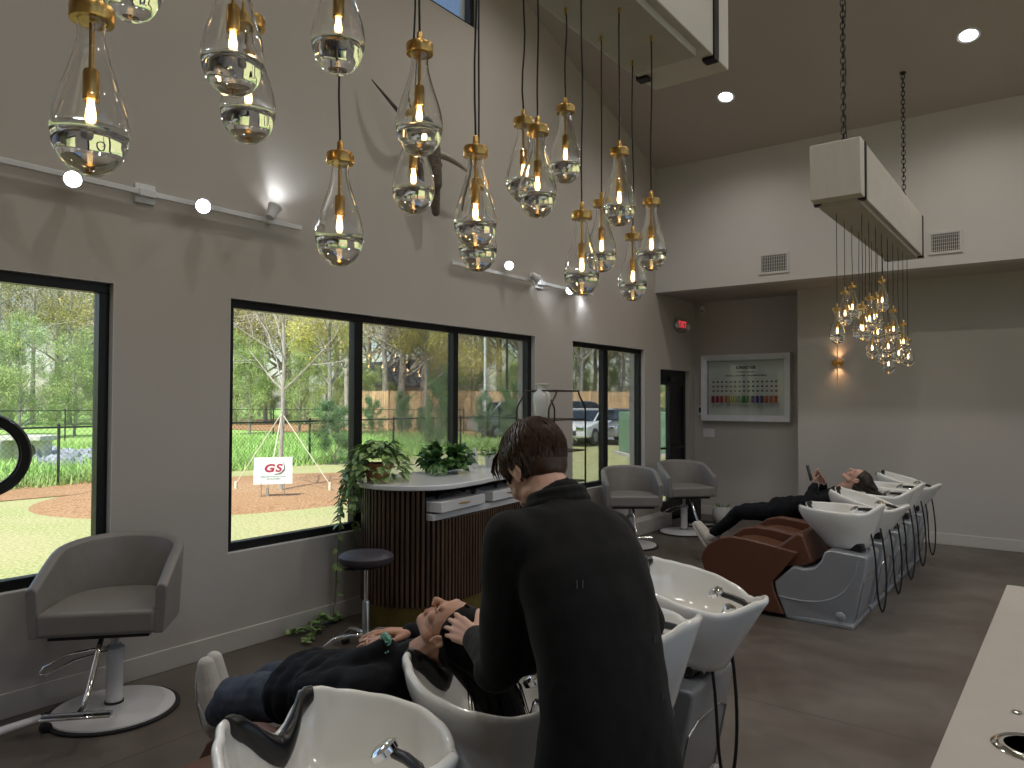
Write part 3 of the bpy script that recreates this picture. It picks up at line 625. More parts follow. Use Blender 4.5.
def wash_unit(label, y, tilt, sld=0, lift=0):
    t = thing('wash_unit', label, 'hair wash station', (-1.38, y, 0), 0, 'shampoo wash stations')
    # base
    prof = [(-.43, .27), (-.42, .2), (-.34, .0), (.115, .0), (.215, .50), (.205, .525), (-.02, .555), (-.065, .54), (-.09, .47), (-.135, .415), (-.21, .395), (-.29, .405)]
    mb = MB(); mb.prism(prof, -.29, .29, 'xz'); mb.v = [(x, y*(.74 if x > .1 else 1), z) for x, y, z in mb.v]; mb.build('pedestal', 'silver', t, bevel=.014, seg=3)
    for s in (-1, 1):
        mb = MB(); mb.tube(bez(V(-.395, s*.291, .165), V(-.05, s*.291, .12), (V(.13, s*.291, .22)), V(.165, s*.291, .50), 18), .0075, 8); mb.build('side_trim', 'silver', t)
        mb = MB(); mb.lathe([(0, .0), (.034, .0), (.036, .004), (.03, .010), (0, .013)], (.045, s*.29, .085), 24, Matrix.Rotation(-s*PI/2, 3, 'X')); mb.build('bolt_cover', 'silver', t)
    mb = MB(); mb.box2((-.30, -.285, -.0), (.13, .285, .03)); mb.build('foot_plinth', 'silver', t, bevel=.006)
    # service door on the back
    mb = MB(); d = V(.1, 0, .50).normalized(); 
    def bk(u, yy): return (.117+.1*u/.5+.002, yy, u)
    for a, b_ in ((( .07, -.2), (.07, .2)), ((.07, .2), (.34, .2)), ((.34, .2), (.38, .12)), ((.38, .12), (.38, -.12)), ((.38, -.12), (.34, -.2)), ((.34, -.2), (.07, -.2))): mb.tube([bk(*a), bk(*b_)], .0035, 6)
    mb.build('service_door', 'steel', t)
    mb = MB(); mb.box2((-.03, -.13, .54), (.17, .13, .60)); mb.build('pivot_block', 'blackplastic', t, bevel=.012)
    mb = MB(); mb.cyl((.165, 0, .50), (.15, 0, .68), .013, n=12); mb.cyl((.185, .03, .50), (.17, .03, .68), .009, n=12); mb.build('support_rod', 'chrome', t)
    mb = MB()
    # upholstery
    side = [(-1.02, .37), (-1.0, .43), (-.95, .50), (-.87, .555), (-.76, .58), (-.62, .57), (-.25, .515), (-.44, .27), (-.43, .2), (-.355, .03), (-.62, .035), (-.90, .08)]
    for s in (-1, 1):
        mb = MB(); mb.prism(side, s*.262, s*.305, 'xz'); mb.build('side_panel', 'brown', t, bevel=.012, seg=3)
    seat = [(-1.01, .34), (-.985, .40), (-.93, .46), (-.85, .50), (-.76, .515), (-.66, .51), (-.42, .46), (-.33, .46), (-.40, .30), (-.44, .26), (-.86, .24)]
    mb = MB(); mb.prism(seat, -.262, .262, 'xz'); mb.build('seat', 'brown', t, bevel=.025, seg=4)
    bk_ = [(-.48, .43), (-.40, .55), (-.27, .655), (-.225, .64), (-.15, .44), (-.24, .40), (-.36, .38)]
    mb = MB(); mb.prism(bk_, -.25, .25, 'xz'); mb.build('backrest', 'brown', t, bevel=.02, seg=3)
    mb = MB(); mb.box2((-.30, -.2, .28), (-.05, .2, .42)); mb.build('recline_mechanism', 'steel', t, bevel=.02)
    # bowl group
    R = Matrix.Rotation(math.radians(tilt), 4, 'Y'); piv = V(.0, 0, .80)
    bo = make_bowl(t); bo.matrix_local = Matrix.Translation(V(-.01+sld, 0, .835+lift))@R
    def onbowl(o): o.matrix_local = Matrix.Translation(V(-.01+sld, 0, .835+lift))@R; return o
    # neck rest: thick U pad over the notch
    mb = MB(); P = []; n = 15
    for i in range(n):
        u = -1+2*i/(n-1); th = PI-u*math.radians(25)
        p = rim(th); P.append((p, u))
    sec = []
    for p, u in P:
        q = Vector((p.x, p.y, 0)).normalized(); zc = p.z+.004-.01*(1-abs(u)); th_ = .020+.006*(1-u*u)
        c0 = p-q*(.020+.010*(1-u*u)); ring = []; hv = .020+.020*(1-u*u)**.5
        for k in range(12):
            a = 2*PI*k/12; ring.append(Vector((c0.x, c0.y, zc-hv*.75))+q*(math.cos(a)*(.021+.013*(1-u*u)))+Vector((0, 0, math.sin(a)*hv)))
        sec.append(ring)
    v = [p for r_ in sec for p in r_]; f = []
    for i in range(n-1):
        for k in range(12): f.append((i*12+k, i*12+(k+1) % 12, (i+1)*12+(k+1) % 12, (i+1)*12+k))
    f += [tuple(range(11, -1, -1)), tuple((n-1)*12+k for k in range(12))]
    mb.add(v, f); onbowl(mb.build('neck_rest', 'gel', t, angle=80))
    # faucet on the back deck
    mb = MB(); mb.lathe([(.0, -.115), (.030, -.115), (.030, -.055), (.027, -.045), (.026, -.022), (.022, -.012), (.0, -.010)], (.185, -.045, .0), 22, Matrix.Rotation(.15, 3, 'Y')); mb.box((.20, -.045, -.030), (.05, .012, .010)); onbowl(mb.build('mixer_tap', 'chrome', t, bevel=.001))
    mb = MB(); mb.lathe([(.0, .0), (.026, .0), (.034, .008), (.034, .022), (.026, .028), (0, .03)], (.085, .065, -.025), 22, Matrix.Rotation(-.5, 3, 'Y')@Matrix.Rotation(.3, 3, 'X')); sh = onbowl(mb.build('spray_head', 'chrome', t))
    mb = MB(); mb.tube([(.10, .065, -.012), (.15, .06, -.01), (.20, .045, -.01), (.235, .03, -.018)], [.012, .013, .013, .010], 12); onbowl(mb.build('spray_handle', 'blackplastic', t))
    mb = MB(); mb.box((.245, .028, -.02), (.03, .055, .035), Matrix.Rotation(.3, 3, 'Z')); mb.cyl((.225, .03, -.01), (.225, .03, -.09), .008, n=10); onbowl(mb.build('spray_holder', 'blackplastic', t, bevel=.004))
    mb = MB(); mb.lathe([(0, -.196), (.026, -.196), (.028, -.1985), (0, -.1985)], (-.03, 0, .002), 20); onbowl(mb.build('drain', 'chrome', t))
    k = random.uniform(-.015, .015)
    mb = MB(); mb.tube(bez(V(.20, -.06, .70), V(.27, -.055, .45), V(.22+k, -.03, .2), V(.27, .0+k, .09), 10)+bez(V(.27, k, .09), V(.29, .01, .10), V(.32, .05, .35), V(.25, .06, .70), 12)[1:], .0068, 8); mb.build('water_hose', 'rubber', t)
    return t
near = [('wash station with black neck rest at lower left, closest to the camera', 1.12, 0, .06, .03), ('white wash bowl holding the head of the client in the near row', 1.75, 3, .03),
        ('white wash bowl mostly hidden behind the stylist in the black coat', 2.34, -4, .10, .03), ('wash station with grey pedestal right of the stylist, end of near row', 2.93, 9, .13, .04)]
for a_ in near: wash_unit(*a_)
far = [('brown leather wash station at the near end of the far row, silver side panel visible', 6.04, -3), ('second wash station of the far row, in front of the reclining phone client', 6.68, 11, .06),
       ('wash station in the middle of the far row, where the client with a phone lies', 7.32, -1), ('fourth wash station of the far row, between the phone client and the last bowl', 7.96, -1), ('last wash station of the far row, next to the end wall', 8.60, 11, .06)]
for a_ in far: wash_unit(*a_)

# ------------------------------------------------------------------ reception counter with fluted front
t = thing('reception_counter', 'rounded counter clad in dark wood slats with white stone top under the window', 'counter')
Yc0 = 3.60; Yc1 = 5.62
def plan(off, n=14):     # outline of the bullet shaped plan, wall side first
    xb = -4.385; P = [(xb, Yc1-off)]
    P += [(xb, Yc0+.55)]
    # rounded near end from wall side to front
    cx, cy, rx, ry = -3.955, Yc0+.40, .43-off, .40-off
    for i in range(n+1):
        a = PI+ (PI)*i/n
        P.append((cx+rx*math.cos(a), cy+ry*math.sin(a)))
    P.append((-3.555-off-.0, Yc0+.75)); P.append((-3.60-off, 4.5)); P.append((-3.70-off, 5.2)); P.append((-3.77-off, Yc1-off))
    return P
mb = MB(); mb.prism(plan(0), 1.015, 1.052); mb.build('stone_top', 'slab', t, bevel=.008, seg=3)
# core in three zones: plinth, lower, upper(with niche)
mb = MB(); mb.prism(plan(.055), 0, .185); mb.build('plinth', 'gold', t)
mb = MB(); mb.prism(plan(.075), .185, .80); mb.build('carcass', 'woodbk', t)
mb = MB(); mb.prism([p for p in plan(.075) if p[1] < 3.8]+[(-3.62, 3.80), (-4.385, 3.80)], .80, 1.015); mb.box2((-4.385, 3.9, .8), (-4.15, Yc1-.08, 1.015)); mb.box2((-4.3, 5.38, .8), (-3.86, Yc1-.08, 1.015)); mb.build('carcass_upper', 'woodbk', t)
# slats
pts = plan(.045); pth = []
front = pts[2:]
for (a, b_) in zip(front, front[1:]):
    L = math.hypot(b_[0]-a[0], b_[1]-a[1]); n = max(1, int(L/.004))
    for i in range(n): k = i/n; pth.append((a[0]+(b_[0]-a[0])*k, a[1]+(b_[1]-a[1])*k, math.atan2(b_[1]-a[1], b_[0]-a[0])))
mb1 = MB(); acc = 0; last = pth[0]
for p in pth:
    acc += math.hypot(p[0]-last[0], p[1]-last[1]); last = p
    if acc > .033:
        acc = 0; hi = 1.014
        if p[1] > 3.80 and p[0] > -3.9: hi = .80
        lo = .185
        mb1.box((p[0], p[1], (lo+hi)/2), (.021, .026, hi-lo), Matrix.Rotation(p[2], 3, 'Z'))
mb1.build('slat_cladding', 'wood', t, smooth=False, bevel=.003)
fd = math.atan2(5.2-4.5, -3.70+3.60)
Rz = Matrix.Rotation(fd-PI/2, 3, 'Z')
def fx(y): return -3.60-(y-4.5)*.1/.7 if y > 4.5 else -3.555-max(0, y-4.35)*.045/.15
mb = MB(); mb.add([(fx(3.82)-.02, 3.82, .80), (fx(5.2)-.02, 5.2, .80), (-3.80, 5.45, .80), (-4.15, 5.45, .80), (-4.15, 3.82, .80)]+[(fx(3.82)-.02, 3.82, .845), (fx(5.2)-.02, 5.2, .845), (-3.80, 5.45, .845), (-4.15, 5.45, .845), (-4.15, 3.82, .845)], [(4, 3, 2, 1, 0), (5, 6, 7, 8, 9)]+[(i, (i+1) % 5, (i+1) % 5+5, i+5) for i in range(5)]); mb.build('niche_shelf', 'white', t, bevel=.003)
for yc in (4.13, 4.83):
    x = fx(yc)-.14
    mb = MB(); mb.box((x, yc, .895), (.26, .60, .075), Rz); dr = mb.build('drawer', 'white', t, bevel=.004)
    mb = MB(); mb.cyl((x+.135, yc-.07, .90), (x+.135, yc+.07, .90), .006, n=8); mb.build('handle', 'brass', dr)
for i, (yc, dx, dims, lab) in enumerate([(4.05, .08, (.07, .16, .04), 'flat iron'), (4.22, .12, (.05, .20, .035), 'clipper'), (4.36, .05, (.10, .06, .05), 'charger'), (4.80, .1, (.05, .18, .03), 'comb')]):
    x = fx(yc)-.05-dx
    names = [('hair_clipper', 'black hair clipper on the first white drawer unit in the counter niche'), ('hair_iron', 'slim black hair iron beside the clipper in the counter niche'), ('charging_dock', 'black charging dock at the end of the first niche drawer'), ('hair_trimmer', 'slim black trimmer on the second white drawer in the counter niche')][i]
    o = thing(names[0], names[1], 'hair tool', (x, yc, .9335)); mb = MB(); R_ = Matrix.Rotation(fd-PI/2+.2*i, 3, 'Z')
    a = R_@V(0, -dims[1]/2, dims[2]/2); b_ = R_@V(0, dims[1]/2, dims[2]/2)
    mb.tube([a, a.lerp(b_, .3), a.lerp(b_, .7), b_], [dims[2]*.38, dims[2]*.5, dims[2]*.42, dims[2]*.3], 12); mb.build('body', 'blackplastic', o)
    mb = MB(); mb.tube([b_, b_+V(.01, .03, -.005), b_+V(-.03, .05, -.01)], .004, 6); mb.build('cord', 'blackplastic', o)
# stool
t = thing('work_stool', 'round black padded rolling stool on a gas lift beside the counter', 'stool', (-3.66, 3.28, 0))
mb = MB(); mb.lathe([(0, .585), (.14, .585), (.165, .595), (.178, .615), (.176, .638), (.158, .653), (.10, .660), (0, .662)], n=40); mb.build('seat', 'stoolseat', t)
mb = MB(); mb.lathe([(0, .565), (.10, .565), (.15, .586), (0, .586)], n=30); mb.box2((-.03, -.16, .568), (.03, .0, .578)); mb.build('seat_plate', 'blackplastic', t)
mb = MB(); mb.cyl((0, 0, .34), (0, 0, .57), .0125, n=16); mb.build('lift_rod', 'chrome', t); mb = MB(); mb.lathe([(0, .1), (.024, .1), (.024, .34), (.019, .348), (0, .35)], n=20); mb.build('lift_sleeve', 'steel', t)
for k in range(5):
    a = 2*PI*k/5+.42; d = V(math.cos(a), math.sin(a), 0)
    mb = MB(); mb.tube([d*.02+V(0, 0, .125), d*.10+V(0, 0, .135), d*.20+V(0, 0, .12), d*.27+V(0, 0, .075)], [.02, .018, .015, .012], 10); lg = mb.build('leg', 'chrome', t)
    mb = MB(); n_ = V(-d.y, d.x, 0); c = d*.27+V(0, 0, .028)
    for s in (-1, 1): mb.cyl(c+n_*.006*s, c+n_*.022*s, .027, n=16)
    mb.cyl(c+V(0, 0, .0), c+V(0, 0, .05), .006, n=8); mb.box(c+V(0, 0, .025), (.035, .035, .02)); mb.build('caster', 'blackplastic', lg)
# olive floor shade is the plinth; etagere with vase
t = thing('etagere_shelf', 'open metal display shelf with arched top rails behind the stylist', 'shelf', (-4.13, 6.14, 0))
wy, wx = .335, .19
def arch(x):
    return [(x, -wy, 0.0), (x, -wy, 1.50), (x, -wy, 1.56)]+[(x, -wy+.005+.13*smooth01(i/6), 1.56+.19*(i/6)) for i in range(1, 7)]+[(x, wy-.135, 1.75)]+[(x, wy-.005-.13*smooth01(i/6), 1.56+.19*(i/6)) for i in range(5, 0, -1)]+[(x, wy, 1.56), (x, wy, 0)]
for s in (-1, 1): mb = MB(); mb.tube(arch(s*wx), .009, 8); mb.build('arched_frame', 'iron', t)
for y in (-wy+.135, wy-.135): mb = MB(); mb.tube([(-wx, y, 1.75), (wx, y, 1.75)], .008, 8); mb.build('top_rail', 'iron', t)
for z in (.25, .55, .84, 1.15, 1.465):
    mb = MB(); 
    for a, b_ in (((-wx, -wy), (wx, -wy)), ((wx, -wy), (wx, wy)), ((wx, wy), (-wx, wy)), ((-wx, wy), (-wx, -wy))): mb.tube([(*a, z), (*b_, z)], .007, 8)
    sh = mb.build('shelf_rail', 'iron', t); mb = MB(); mb.box2((-wx+.008, -wy+.008, z-.002), (wx-.008, wy-.008, z+.004)); mb.build('glass_shelf', 'pane', sh, smooth=False)
o = MB().lathe([(0, 0), (.055, 0), (.06, .01), (.078, .12), (.088, .20), (.082, .25), (.05, .285), (.038, .30), (.045, .325), (.075, .345), (.072, .35), (.04, .335), (.03, .30), (0, .29)], (0, 0, 0), 36).build('vase', 'vase'); o.location = (-4.14, 5.98, 1.471); tag(o, 'tall white ceramic vase with flared lip on the top shelf', 'vase')
# low white window bench and small items under the rear chairs
o = MB().box2((-4.385, 8.12, 0), (-4.2, 9.1, .17)).build('window_ledge', 'base', bevel=.006); tag(o, 'low white platform along the wall under the narrow window', 'platform')
o = thing('planter', 'small grey bag shaped planter on the floor behind the rear styling chair', 'planter', (-3.72, 9.62, 0)); mb = MB(); mb.lathe([(0, 0), (.09, 0), (.12, .05), (.13, .16), (.10, .24), (.09, .24), (.11, .16), (.1, .05), (0, .03)], n=24); mb.build('pot', 'pot', o)
mb = MB(); 
for k in range(14): a = k*2.4; mb.tube([(0, 0, .05), (.05*math.cos(a), .05*math.sin(a), .22), (.12*math.cos(a), .12*math.sin(a), .26+.03*math.sin(k))], [.004, .012, .002], 4)
mb.build('foliage', 'hleaf', o)
o = thing('floor_fan', 'low black round based appliance on the floor behind the rear styling chairs', 'appliance', (-3.95, 9.45, 0)); mb = MB(); mb.lathe([(0, 0), (.26, 0), (.265, .012), (.24, .02), (0, .025)], n=36); mb.build('base', 'rubber', o); mb = MB(); mb.box2((-.20, -.1, .02), (-.02, .1, .36)); mb.build('housing', 'rubber', o, bevel=.03)

# ------------------------------------------------------------------ ring hair processor at the left edge
t = thing('hair_processor', 'black ring hair processor on a white wheeled stand at left edge', 'hair processor', (-3.92, 1.07, 0))
mb = MB(); mb.tube([(-.0, 0, .1), (-.0, 0, 1.25)], .018, 12); mb.build('stand_pole', 'white', t)
mb = MB(); mb.tube([(0, 0, 1.25), (.02, .0, 1.36), (.10, .02, 1.42), (.12, .04, 1.42)], .016, 10); mb.build('arm', 'white', t)
mb = MB(); Rr = Matrix.Rotation(math.radians(-22), 3, 'Z')@Matrix.Rotation(PI/2, 3, 'Y')@Matrix.Rotation(math.radians(0), 3, 'X')
cc = V(.215, .075, 1.410); mb.lathe([(.150, -.03), (.180, -.034), (.186, -.02), (.186, .02), (.180, .034), (.150, .03), (.138, .012), (.138, -.012)], cc, 56, Rr, closed=True); ring = mb.build('heating_ring', 'blackplastic', t, angle=30)
for k in (-.016, 0, .016):
    mb = MB(); mb.lathe([(.136, k-.003), (.1385, k-.003), (.1385, k+.003), (.136, k+.003)], cc, 56, Rr, closed=True); mb.build('grille_rib', 'steel', ring)
for k in range(4):
    a = math.radians(106)+2*PI*k/4; d = V(math.cos(a), math.sin(a), 0); Lg = .50 if k == 0 else .44
    mb = MB(); mb.tube([d*.0+V(0, 0, .12), d*.1+V(0, 0, .115), d*(Lg-.03)+V(0, 0, .085)], [.026, .022, .017], 12); lg = mb.build('leg', 'white', t)
    mb = MB(); mb.ball(d*Lg+V(0, 0, .082), .021); mb.cyl(d*Lg+V(0, 0, .08), d*Lg+V(0, 0, .03), .006, n=8)
    c = d*Lg+V(0, 0, .026); n_ = V(-d.y, d.x, 0); mb.cyl(c-n_*.014, c+n_*.014, .026, n=16); mb.build('caster', 'blackplastic', lg)

# ------------------------------------------------------------------ right counter
t = thing('product_counter', 'beige stone worktop with a round chrome rimmed opening at lower right', 'counter', (-.205, 3.655, 0), math.radians(-.8))
hx_, hy_, hr = -.045, 1.965, .064
v = []; f = []; n = 40; X0, X1, Y0, Y1 = -.205, .55, .55, 3.655
rect = []
for k in range(n):
    a = 2*PI*k/n; c, s = math.cos(a), math.sin(a); m_ = max(abs(c), abs(s)); rect.append((hx_+.115*c/m_, hy_+.115*s/m_))
mb = MB(); Z0, Z1 = .862, .90
v = [(hx_+hr*math.cos(2*PI*k/n), hy_+hr*math.sin(2*PI*k/n), Z1) for k in range(n)]+[(x, y, Z1) for x, y in rect]+[(hx_+hr*math.cos(2*PI*k/n), hy_+hr*math.sin(2*PI*k/n), Z0) for k in range(n)]
f = [(k, (k+1) % n, n+(k+1) % n, n+k) for k in range(n)]+[(k, 2*n+k, 2*n+(k+1) % n, (k+1) % n) for k in range(n)]
mb.add(v, f)
a0, a1, b0, b1 = hx_-.115, hx_+.115, hy_-.115, hy_+.115
for q in (((X0, Y0), (X1, b0)), ((X0, b1), (X1, Y1)), ((X0, b0), (a0, b1)), ((a1, b0), (X1, b1))): mb.add([(q[0][0], q[0][1], Z1), (q[1][0], q[0][1], Z1), (q[1][0], q[1][1], Z1), (q[0][0], q[1][1], Z1)], [(0, 1, 2, 3)])
mb.add([(X0, Y0, Z0), (X1, Y0, Z0), (X1, Y1, Z0), (X0, Y1, Z0), (X0, Y0, Z1), (X1, Y0, Z1), (X1, Y1, Z1), (X0, Y1, Z1)], [(0, 1, 5, 4), (1, 2, 6, 5), (2, 3, 7, 6), (3, 0, 4, 7)])
mb.build('worktop', 'counter', t, smooth=False)
mb = MB(); mb.box2((X0+.05, Y0+.03, 0), (X1-.02, b0-.02, Z0)); mb.box2((X0+.05, b1+.02, 0), (X1-.02, Y1-.04, Z0)); mb.box2((X0+.05, b0-.02, 0), (X1-.02, b1+.02, .45)); mb.build('cabinet', 'white', t, smooth=False, bevel=.003)
mb = MB(); mb.lathe([(hr-.012, .895), (hr-.012, .906), (hr+.004, .9065), (hr+.012, .9015), (hr+.012, .9)], (hx_, hy_, 0), 40); mb.build('opening_rim', 'chrome', t)
mb = MB(); mb.lathe([(hr-.011, .9), (hr-.014, .80), (hr-.016, .55), (0, .55)], (hx_, hy_, 0), 40); mb.build('chute_liner', 'steel', t)
for x, y in ((-.085, 2.17), (-.125, 3.42)):
    mb = MB(); mb.lathe([(0, .9), (.011, .9), (.012, .902), (.009, .905), (0, .906)], (x, y, 0), 16); mb.build('cover_button', 'chrome', t)
for c_h in t.children: c_h.location = (.205, -3.655, 0)

# ------------------------------------------------------------------ people
def basis(f, u):
    f = Vector(f).normalized(); u = Vector(u); u = (u-f*u.dot(f)).normalized(); r = f.cross(u)
    return Matrix((r, f, u)).transposed()
def head_prims(mb, c, B, s=1.0, neck=None):
    c = Vector(c)
    def P(x, y, z): return c+B@(Vector((x, y, z))*s)
    def ball(x, y, z, rx, ry, rz, n=20): mb.ball(P(x, y, z), (rx*s, ry*s, rz*s), B, n)
    def cap(a, b, r0, r1=None): mb.cap(P(*a), P(*b), r0*s, (r0 if r1 is None else r1)*s)
    ball(0, -.018, .036, .074, .094, .082); ball(0, .022, .012, .064, .072, .082); ball(0, .03, -.04, .054, .055, .062)
    cap((-.045, .015, -.062), (-.018, .062, -.096), .024, .021); cap((.045, .015, -.062), (.018, .062, -.096), .024, .021); cap((-.012, .068, -.098), (.012, .068, -.098), .018)
    cap((-.034, .078, .022), (.034, .078, .022), .013); cap((0, .086, .012), (0, .108, -.028), .0075, .0115); ball(-.010, .098, -.034, .009, .010, .008); ball(.010, .098, -.034, .009, .010, .008)
    ball(-.036, .062, -.025, .022, .022, .02); ball(.036, .062, -.025, .022, .022, .02)
    ball(-.032, .074, .002, .016, .012, .011); ball(.032, .074, .002, .016, .012, .011)
    cap((-.020, .083, -.062), (.020, .083, -.062), .007); cap((-.016, .082, -.0735), (.016, .082, -.0735), .008); ball(0, .076, -.066, .025, .015, .018)
    for sx in (-1, 1):
        for k in range(9):
            a = -.5+k*.62; q0 = (sx*(.077+.006*math.sin(a)), -.008-.016*math.cos(a)*.9, .0+.029*math.sin(a)); a2 = a+.62
            if k < 7: q1 = (sx*(.077+.006*math.sin(a2)), -.008-.016*math.cos(a2)*.9, .0+.029*math.sin(a2)); cap(q0, q1, .0055)
        ball(sx*.073, -.008, -.006, .007, .014, .024)
        ball(sx*.076, .0, -.026, .006, .008, .009)
    if neck is not None:
        mb.cap(P(0, -.018, -.05), Vector(neck), .052*s, .058*s)
def hand_prims(mb, w, d, n, side, curl=(.5, .5, .55, .6), spread=1.0, s=1.0, thumb=(.5, .4)):
    """w wrist, d finger direction, n back-of-hand normal, side +1 when thumb lies toward d x n (left hand), -1 otherwise"""
    d = Vector(d).normalized(); n = Vector(n); n = (n-d*n.dot(d)).normalized(); x = d.cross(n)*side; w = Vector(w)
    lens = [(.041, .025, .020), (.045, .029, .021), (.042, .027, .020), (.033, .020, .018)]
    kx = [.030, .010, -.010, -.028]; ky = [.088, .092, .087, .079]; rr = [.0088, .009, .0085, .0075]
    tips = []
    for i in range(4):
        k = w+(d*ky[i]+x*kx[i]*1.0+n*(.004-abs(i-1.2)*.002))*s
        mb.cap(w+(x*kx[i]*.55+d*.012)*s, k, .0145*s, .0115*s)
        p = k; ang = 0; sp = (kx[i]*2.6)*spread
        dd = (d+x*sp).normalized()
        for j, L in enumerate(lens[i]):
            ang += curl[i]*(.7 if j == 0 else 1.0)
            v = dd*math.cos(ang)-n*math.sin(ang); q = p+v*L*s; mb.cap(p, q, (rr[i]-.0007*j)*s, (rr[i]-.0007*(j+1))*s); p = q
        tips.append((p, v, n))
    mb.ball(w+(d*.045)*s, (.030*s, .042*s, .0125*s), Matrix((x, d, n)).transposed(), 16)
    b0 = w+(d*.022+x*.022-n*.006)*s; b1 = b0+(d*.026+x*.024-n*.010)*s; v = (d*.8+x*thumb[0]-n*thumb[1]).normalized()
    mb.cap(w+(d*.01+x*.01)*s, b0, .015*s, .015*s); mb.cap(b0, b1, .015*s, .011*s); b2 = b1+v*.030*s; v2 = (v-n*.25+d*.2).normalized(); b3 = b2+v2*.024*s
    mb.cap(b1, b2, .0105*s, .0095*s); mb.cap(b2, b3, .0095*s, .0078*s)
    return tips
def strands(mb, roots, r0=.0035, n=5, tip=.25):
    for path in roots:
        m_ = len(path); mb.tube(path, [r0*(1 if i < m_-2 else (.75 if i == m_-2 else tip)) for i in range(m_)], n)
# ---- stylist
F = V(-.953, .302, 0); RR = V(.302, .953, 0)
st = thing('person', 'person in a long black coat with short chestnut hair leaning over a wash bowl', 'person', (-.80, 1.50, 0))
O = V(-.80, 1.50, 0)
def L_(p): return Vector(p)-O
hip = V(-.835, 1.475, .93); chest = V(-.93, 1.545, 1.18); sc = V(-1.02, 1.58, 1.335); hc = V(-1.150, 1.635, 1.460)
shL = sc-RR*.168-V(0, 0, .015); shR = sc+RR*.155-V(0, 0, .045)
elL = V(-1.165, 1.50, .975); wrL = V(-1.375, 1.655, .958); elR = V(-.965, 1.845, 1.07); wrR = V(-1.30, 1.90, 1.0)
hf = (F*.72-V(0, 0, .69)); hu = (F*.66+V(0, 0, .75)); HB = basis(hf, hu)
mb = MB()
head_prims(mb, L_(hc), HB, .98, L_(V(-1.05, 1.588, 1.385)))
mb.cap(L_(V(-1.055, 1.59, 1.385)), L_(chest), .05, .07); mb.cap(L_(chest), L_(hip), .075, .08)
for s, e, w in ((shL, elL, wrL), (shR, elR, wrR)):
    mb.cap(L_(sc), L_(s), .055, .05); mb.cap(L_(s), L_(e), .046, .038); mb.cap(L_(e), L_(w), .036, .026)
for s in (-1, 1):
    h = hip+RR*.05*s-V(0, 0, .05); k = V(-.82, 1.48, .50)+RR*.09*s+F*.0; a = V(-.78, 1.50, .09)+RR*.11*s
    mb.cap(L_(h), L_(k), .062, .05); mb.cap(L_(k), L_(a), .052, .038)
tL = hand_prims(mb, L_(wrL), (-.90, .16, .12), (.05, -.80, .60), 1, (.30, .30, .28, .26), 1.25, 1.0, (.75, .3))
tR = hand_prims(mb, L_(wrR), (-.95, -.18, -.05), (.05, .75, .65), -1, (.35, .35, .35, .35), 1.2, 1.0, (.6, .4))
organic(mb, 'body', 'skin2', st, .0034, 5)
# nails
mb = MB()
for (p, v, n) in tL: mb.ball(p-v*.004+n*.0035, (.0045, .006, .002), Matrix((v.cross(n), v, n)).transposed(), 8)
mb.build('fingernails', 'nail', st)
# eyebrows small
# coat
mb = MB()
up = (sc-hip).normalized()
def ell(c, rx, ry, rz, R=None): mb.ball(L_(c), (rx, ry, rz), R, 20)
TB = Matrix((RR, F, V(0, 0, 1))).transposed()
bk = -F
secs = []
for (x, y, z, w_, dp_, tl_) in [(-.80, 1.46, .42, .225, .15, 0), (-.815, 1.465, .60, .215, .145, 0), (-.835, 1.475, .80, .195, .135, .05), (-.85, 1.49, .95, .172, .118, .1), (-.875, 1.51, 1.05, .170, .115, .2), (-.915, 1.535, 1.17, .182, .118, .3), (-.955, 1.555, 1.25, .188, .112, .45), (-.985, 1.57, 1.305, .175, .095, .6), (-1.01, 1.578, 1.345, .135, .075, .75), (-1.03, 1.585, 1.375, .085, .058, .8), (-1.045, 1.59, 1.40, .068, .058, .8), (-1.055, 1.595, 1.425, .062, .056, .8)]:
    secs.append((L_(V(x, y, z)), RR*w_, (F-V(0, 0, tl_)).normalized()*dp_))
mb.loft(secs)
mb.cap(L_(sc-RR*.06-V(0, 0, .01)), L_(shL), .066, .066); mb.cap(L_(sc+RR*.06-V(0, 0, .01)), L_(shR), .066, .066)
mb.cap(L_(shL), L_(elL), .070, .060); mb.cap(L_(elL), L_(wrL-(wrL-elL).normalized()*.02), .060, .045)
mb.ball(L_(elL+V(-.02, -.0, -.02)), (.06, .055, .055)); mb.cap(L_(shL+V(.03, .03, -.05)), L_(elL+V(.05, .05, .02)), .066, .05); mb.cap(L_(elR+V(.02,.02,-.03)), L_(shR-V(0,0,.06)), .06, .065)
mb.cap(L_(shR), L_(elR), .070, .060); mb.cap(L_(elR), L_(wrR), .058, .045)
coat = organic(mb, 'coat', 'suit', st, .009, 9, .010, .09)
mb = MB()      # collar
for i in range(15):
    pass
P = []; nk = V(-1.058, 1.597, 1.425)
colr = []
for i in range(17):
    a = math.radians(-150+300*i/16); q = -F*math.cos(a)*.062+RR*math.sin(a)*.068+V(0, 0, 1)*(.020*math.cos(a)-.018)
    colr.append(L_(nk+q+F*.0))
mb.tube(colr, [.009]+[.014]*15+[.009], 10); mb.tube([p-V(0, 0, .022)-( p-L_(nk)).normalized()*-.008 for p in colr], [.010]+[.017]*15+[.010], 10)
organic(mb, 'collar', 'suit', st, .005, 4)
mb = MB()
pk = L_(V(-.80, 1.50, .80))-F*.13-RR*.10
for k, (z, rr_) in enumerate([(.86, -.105)]):
    c = L_(V(-.805, 1.50, z))+RR*-.168-F*.055
    R_ = Matrix.Rotation(math.radians(20), 3, 'Z')@TB
    mb.box(c, (.010, .13, .055), R_)
mb.build('pocket_flap', 'suit', st, bevel=.004)
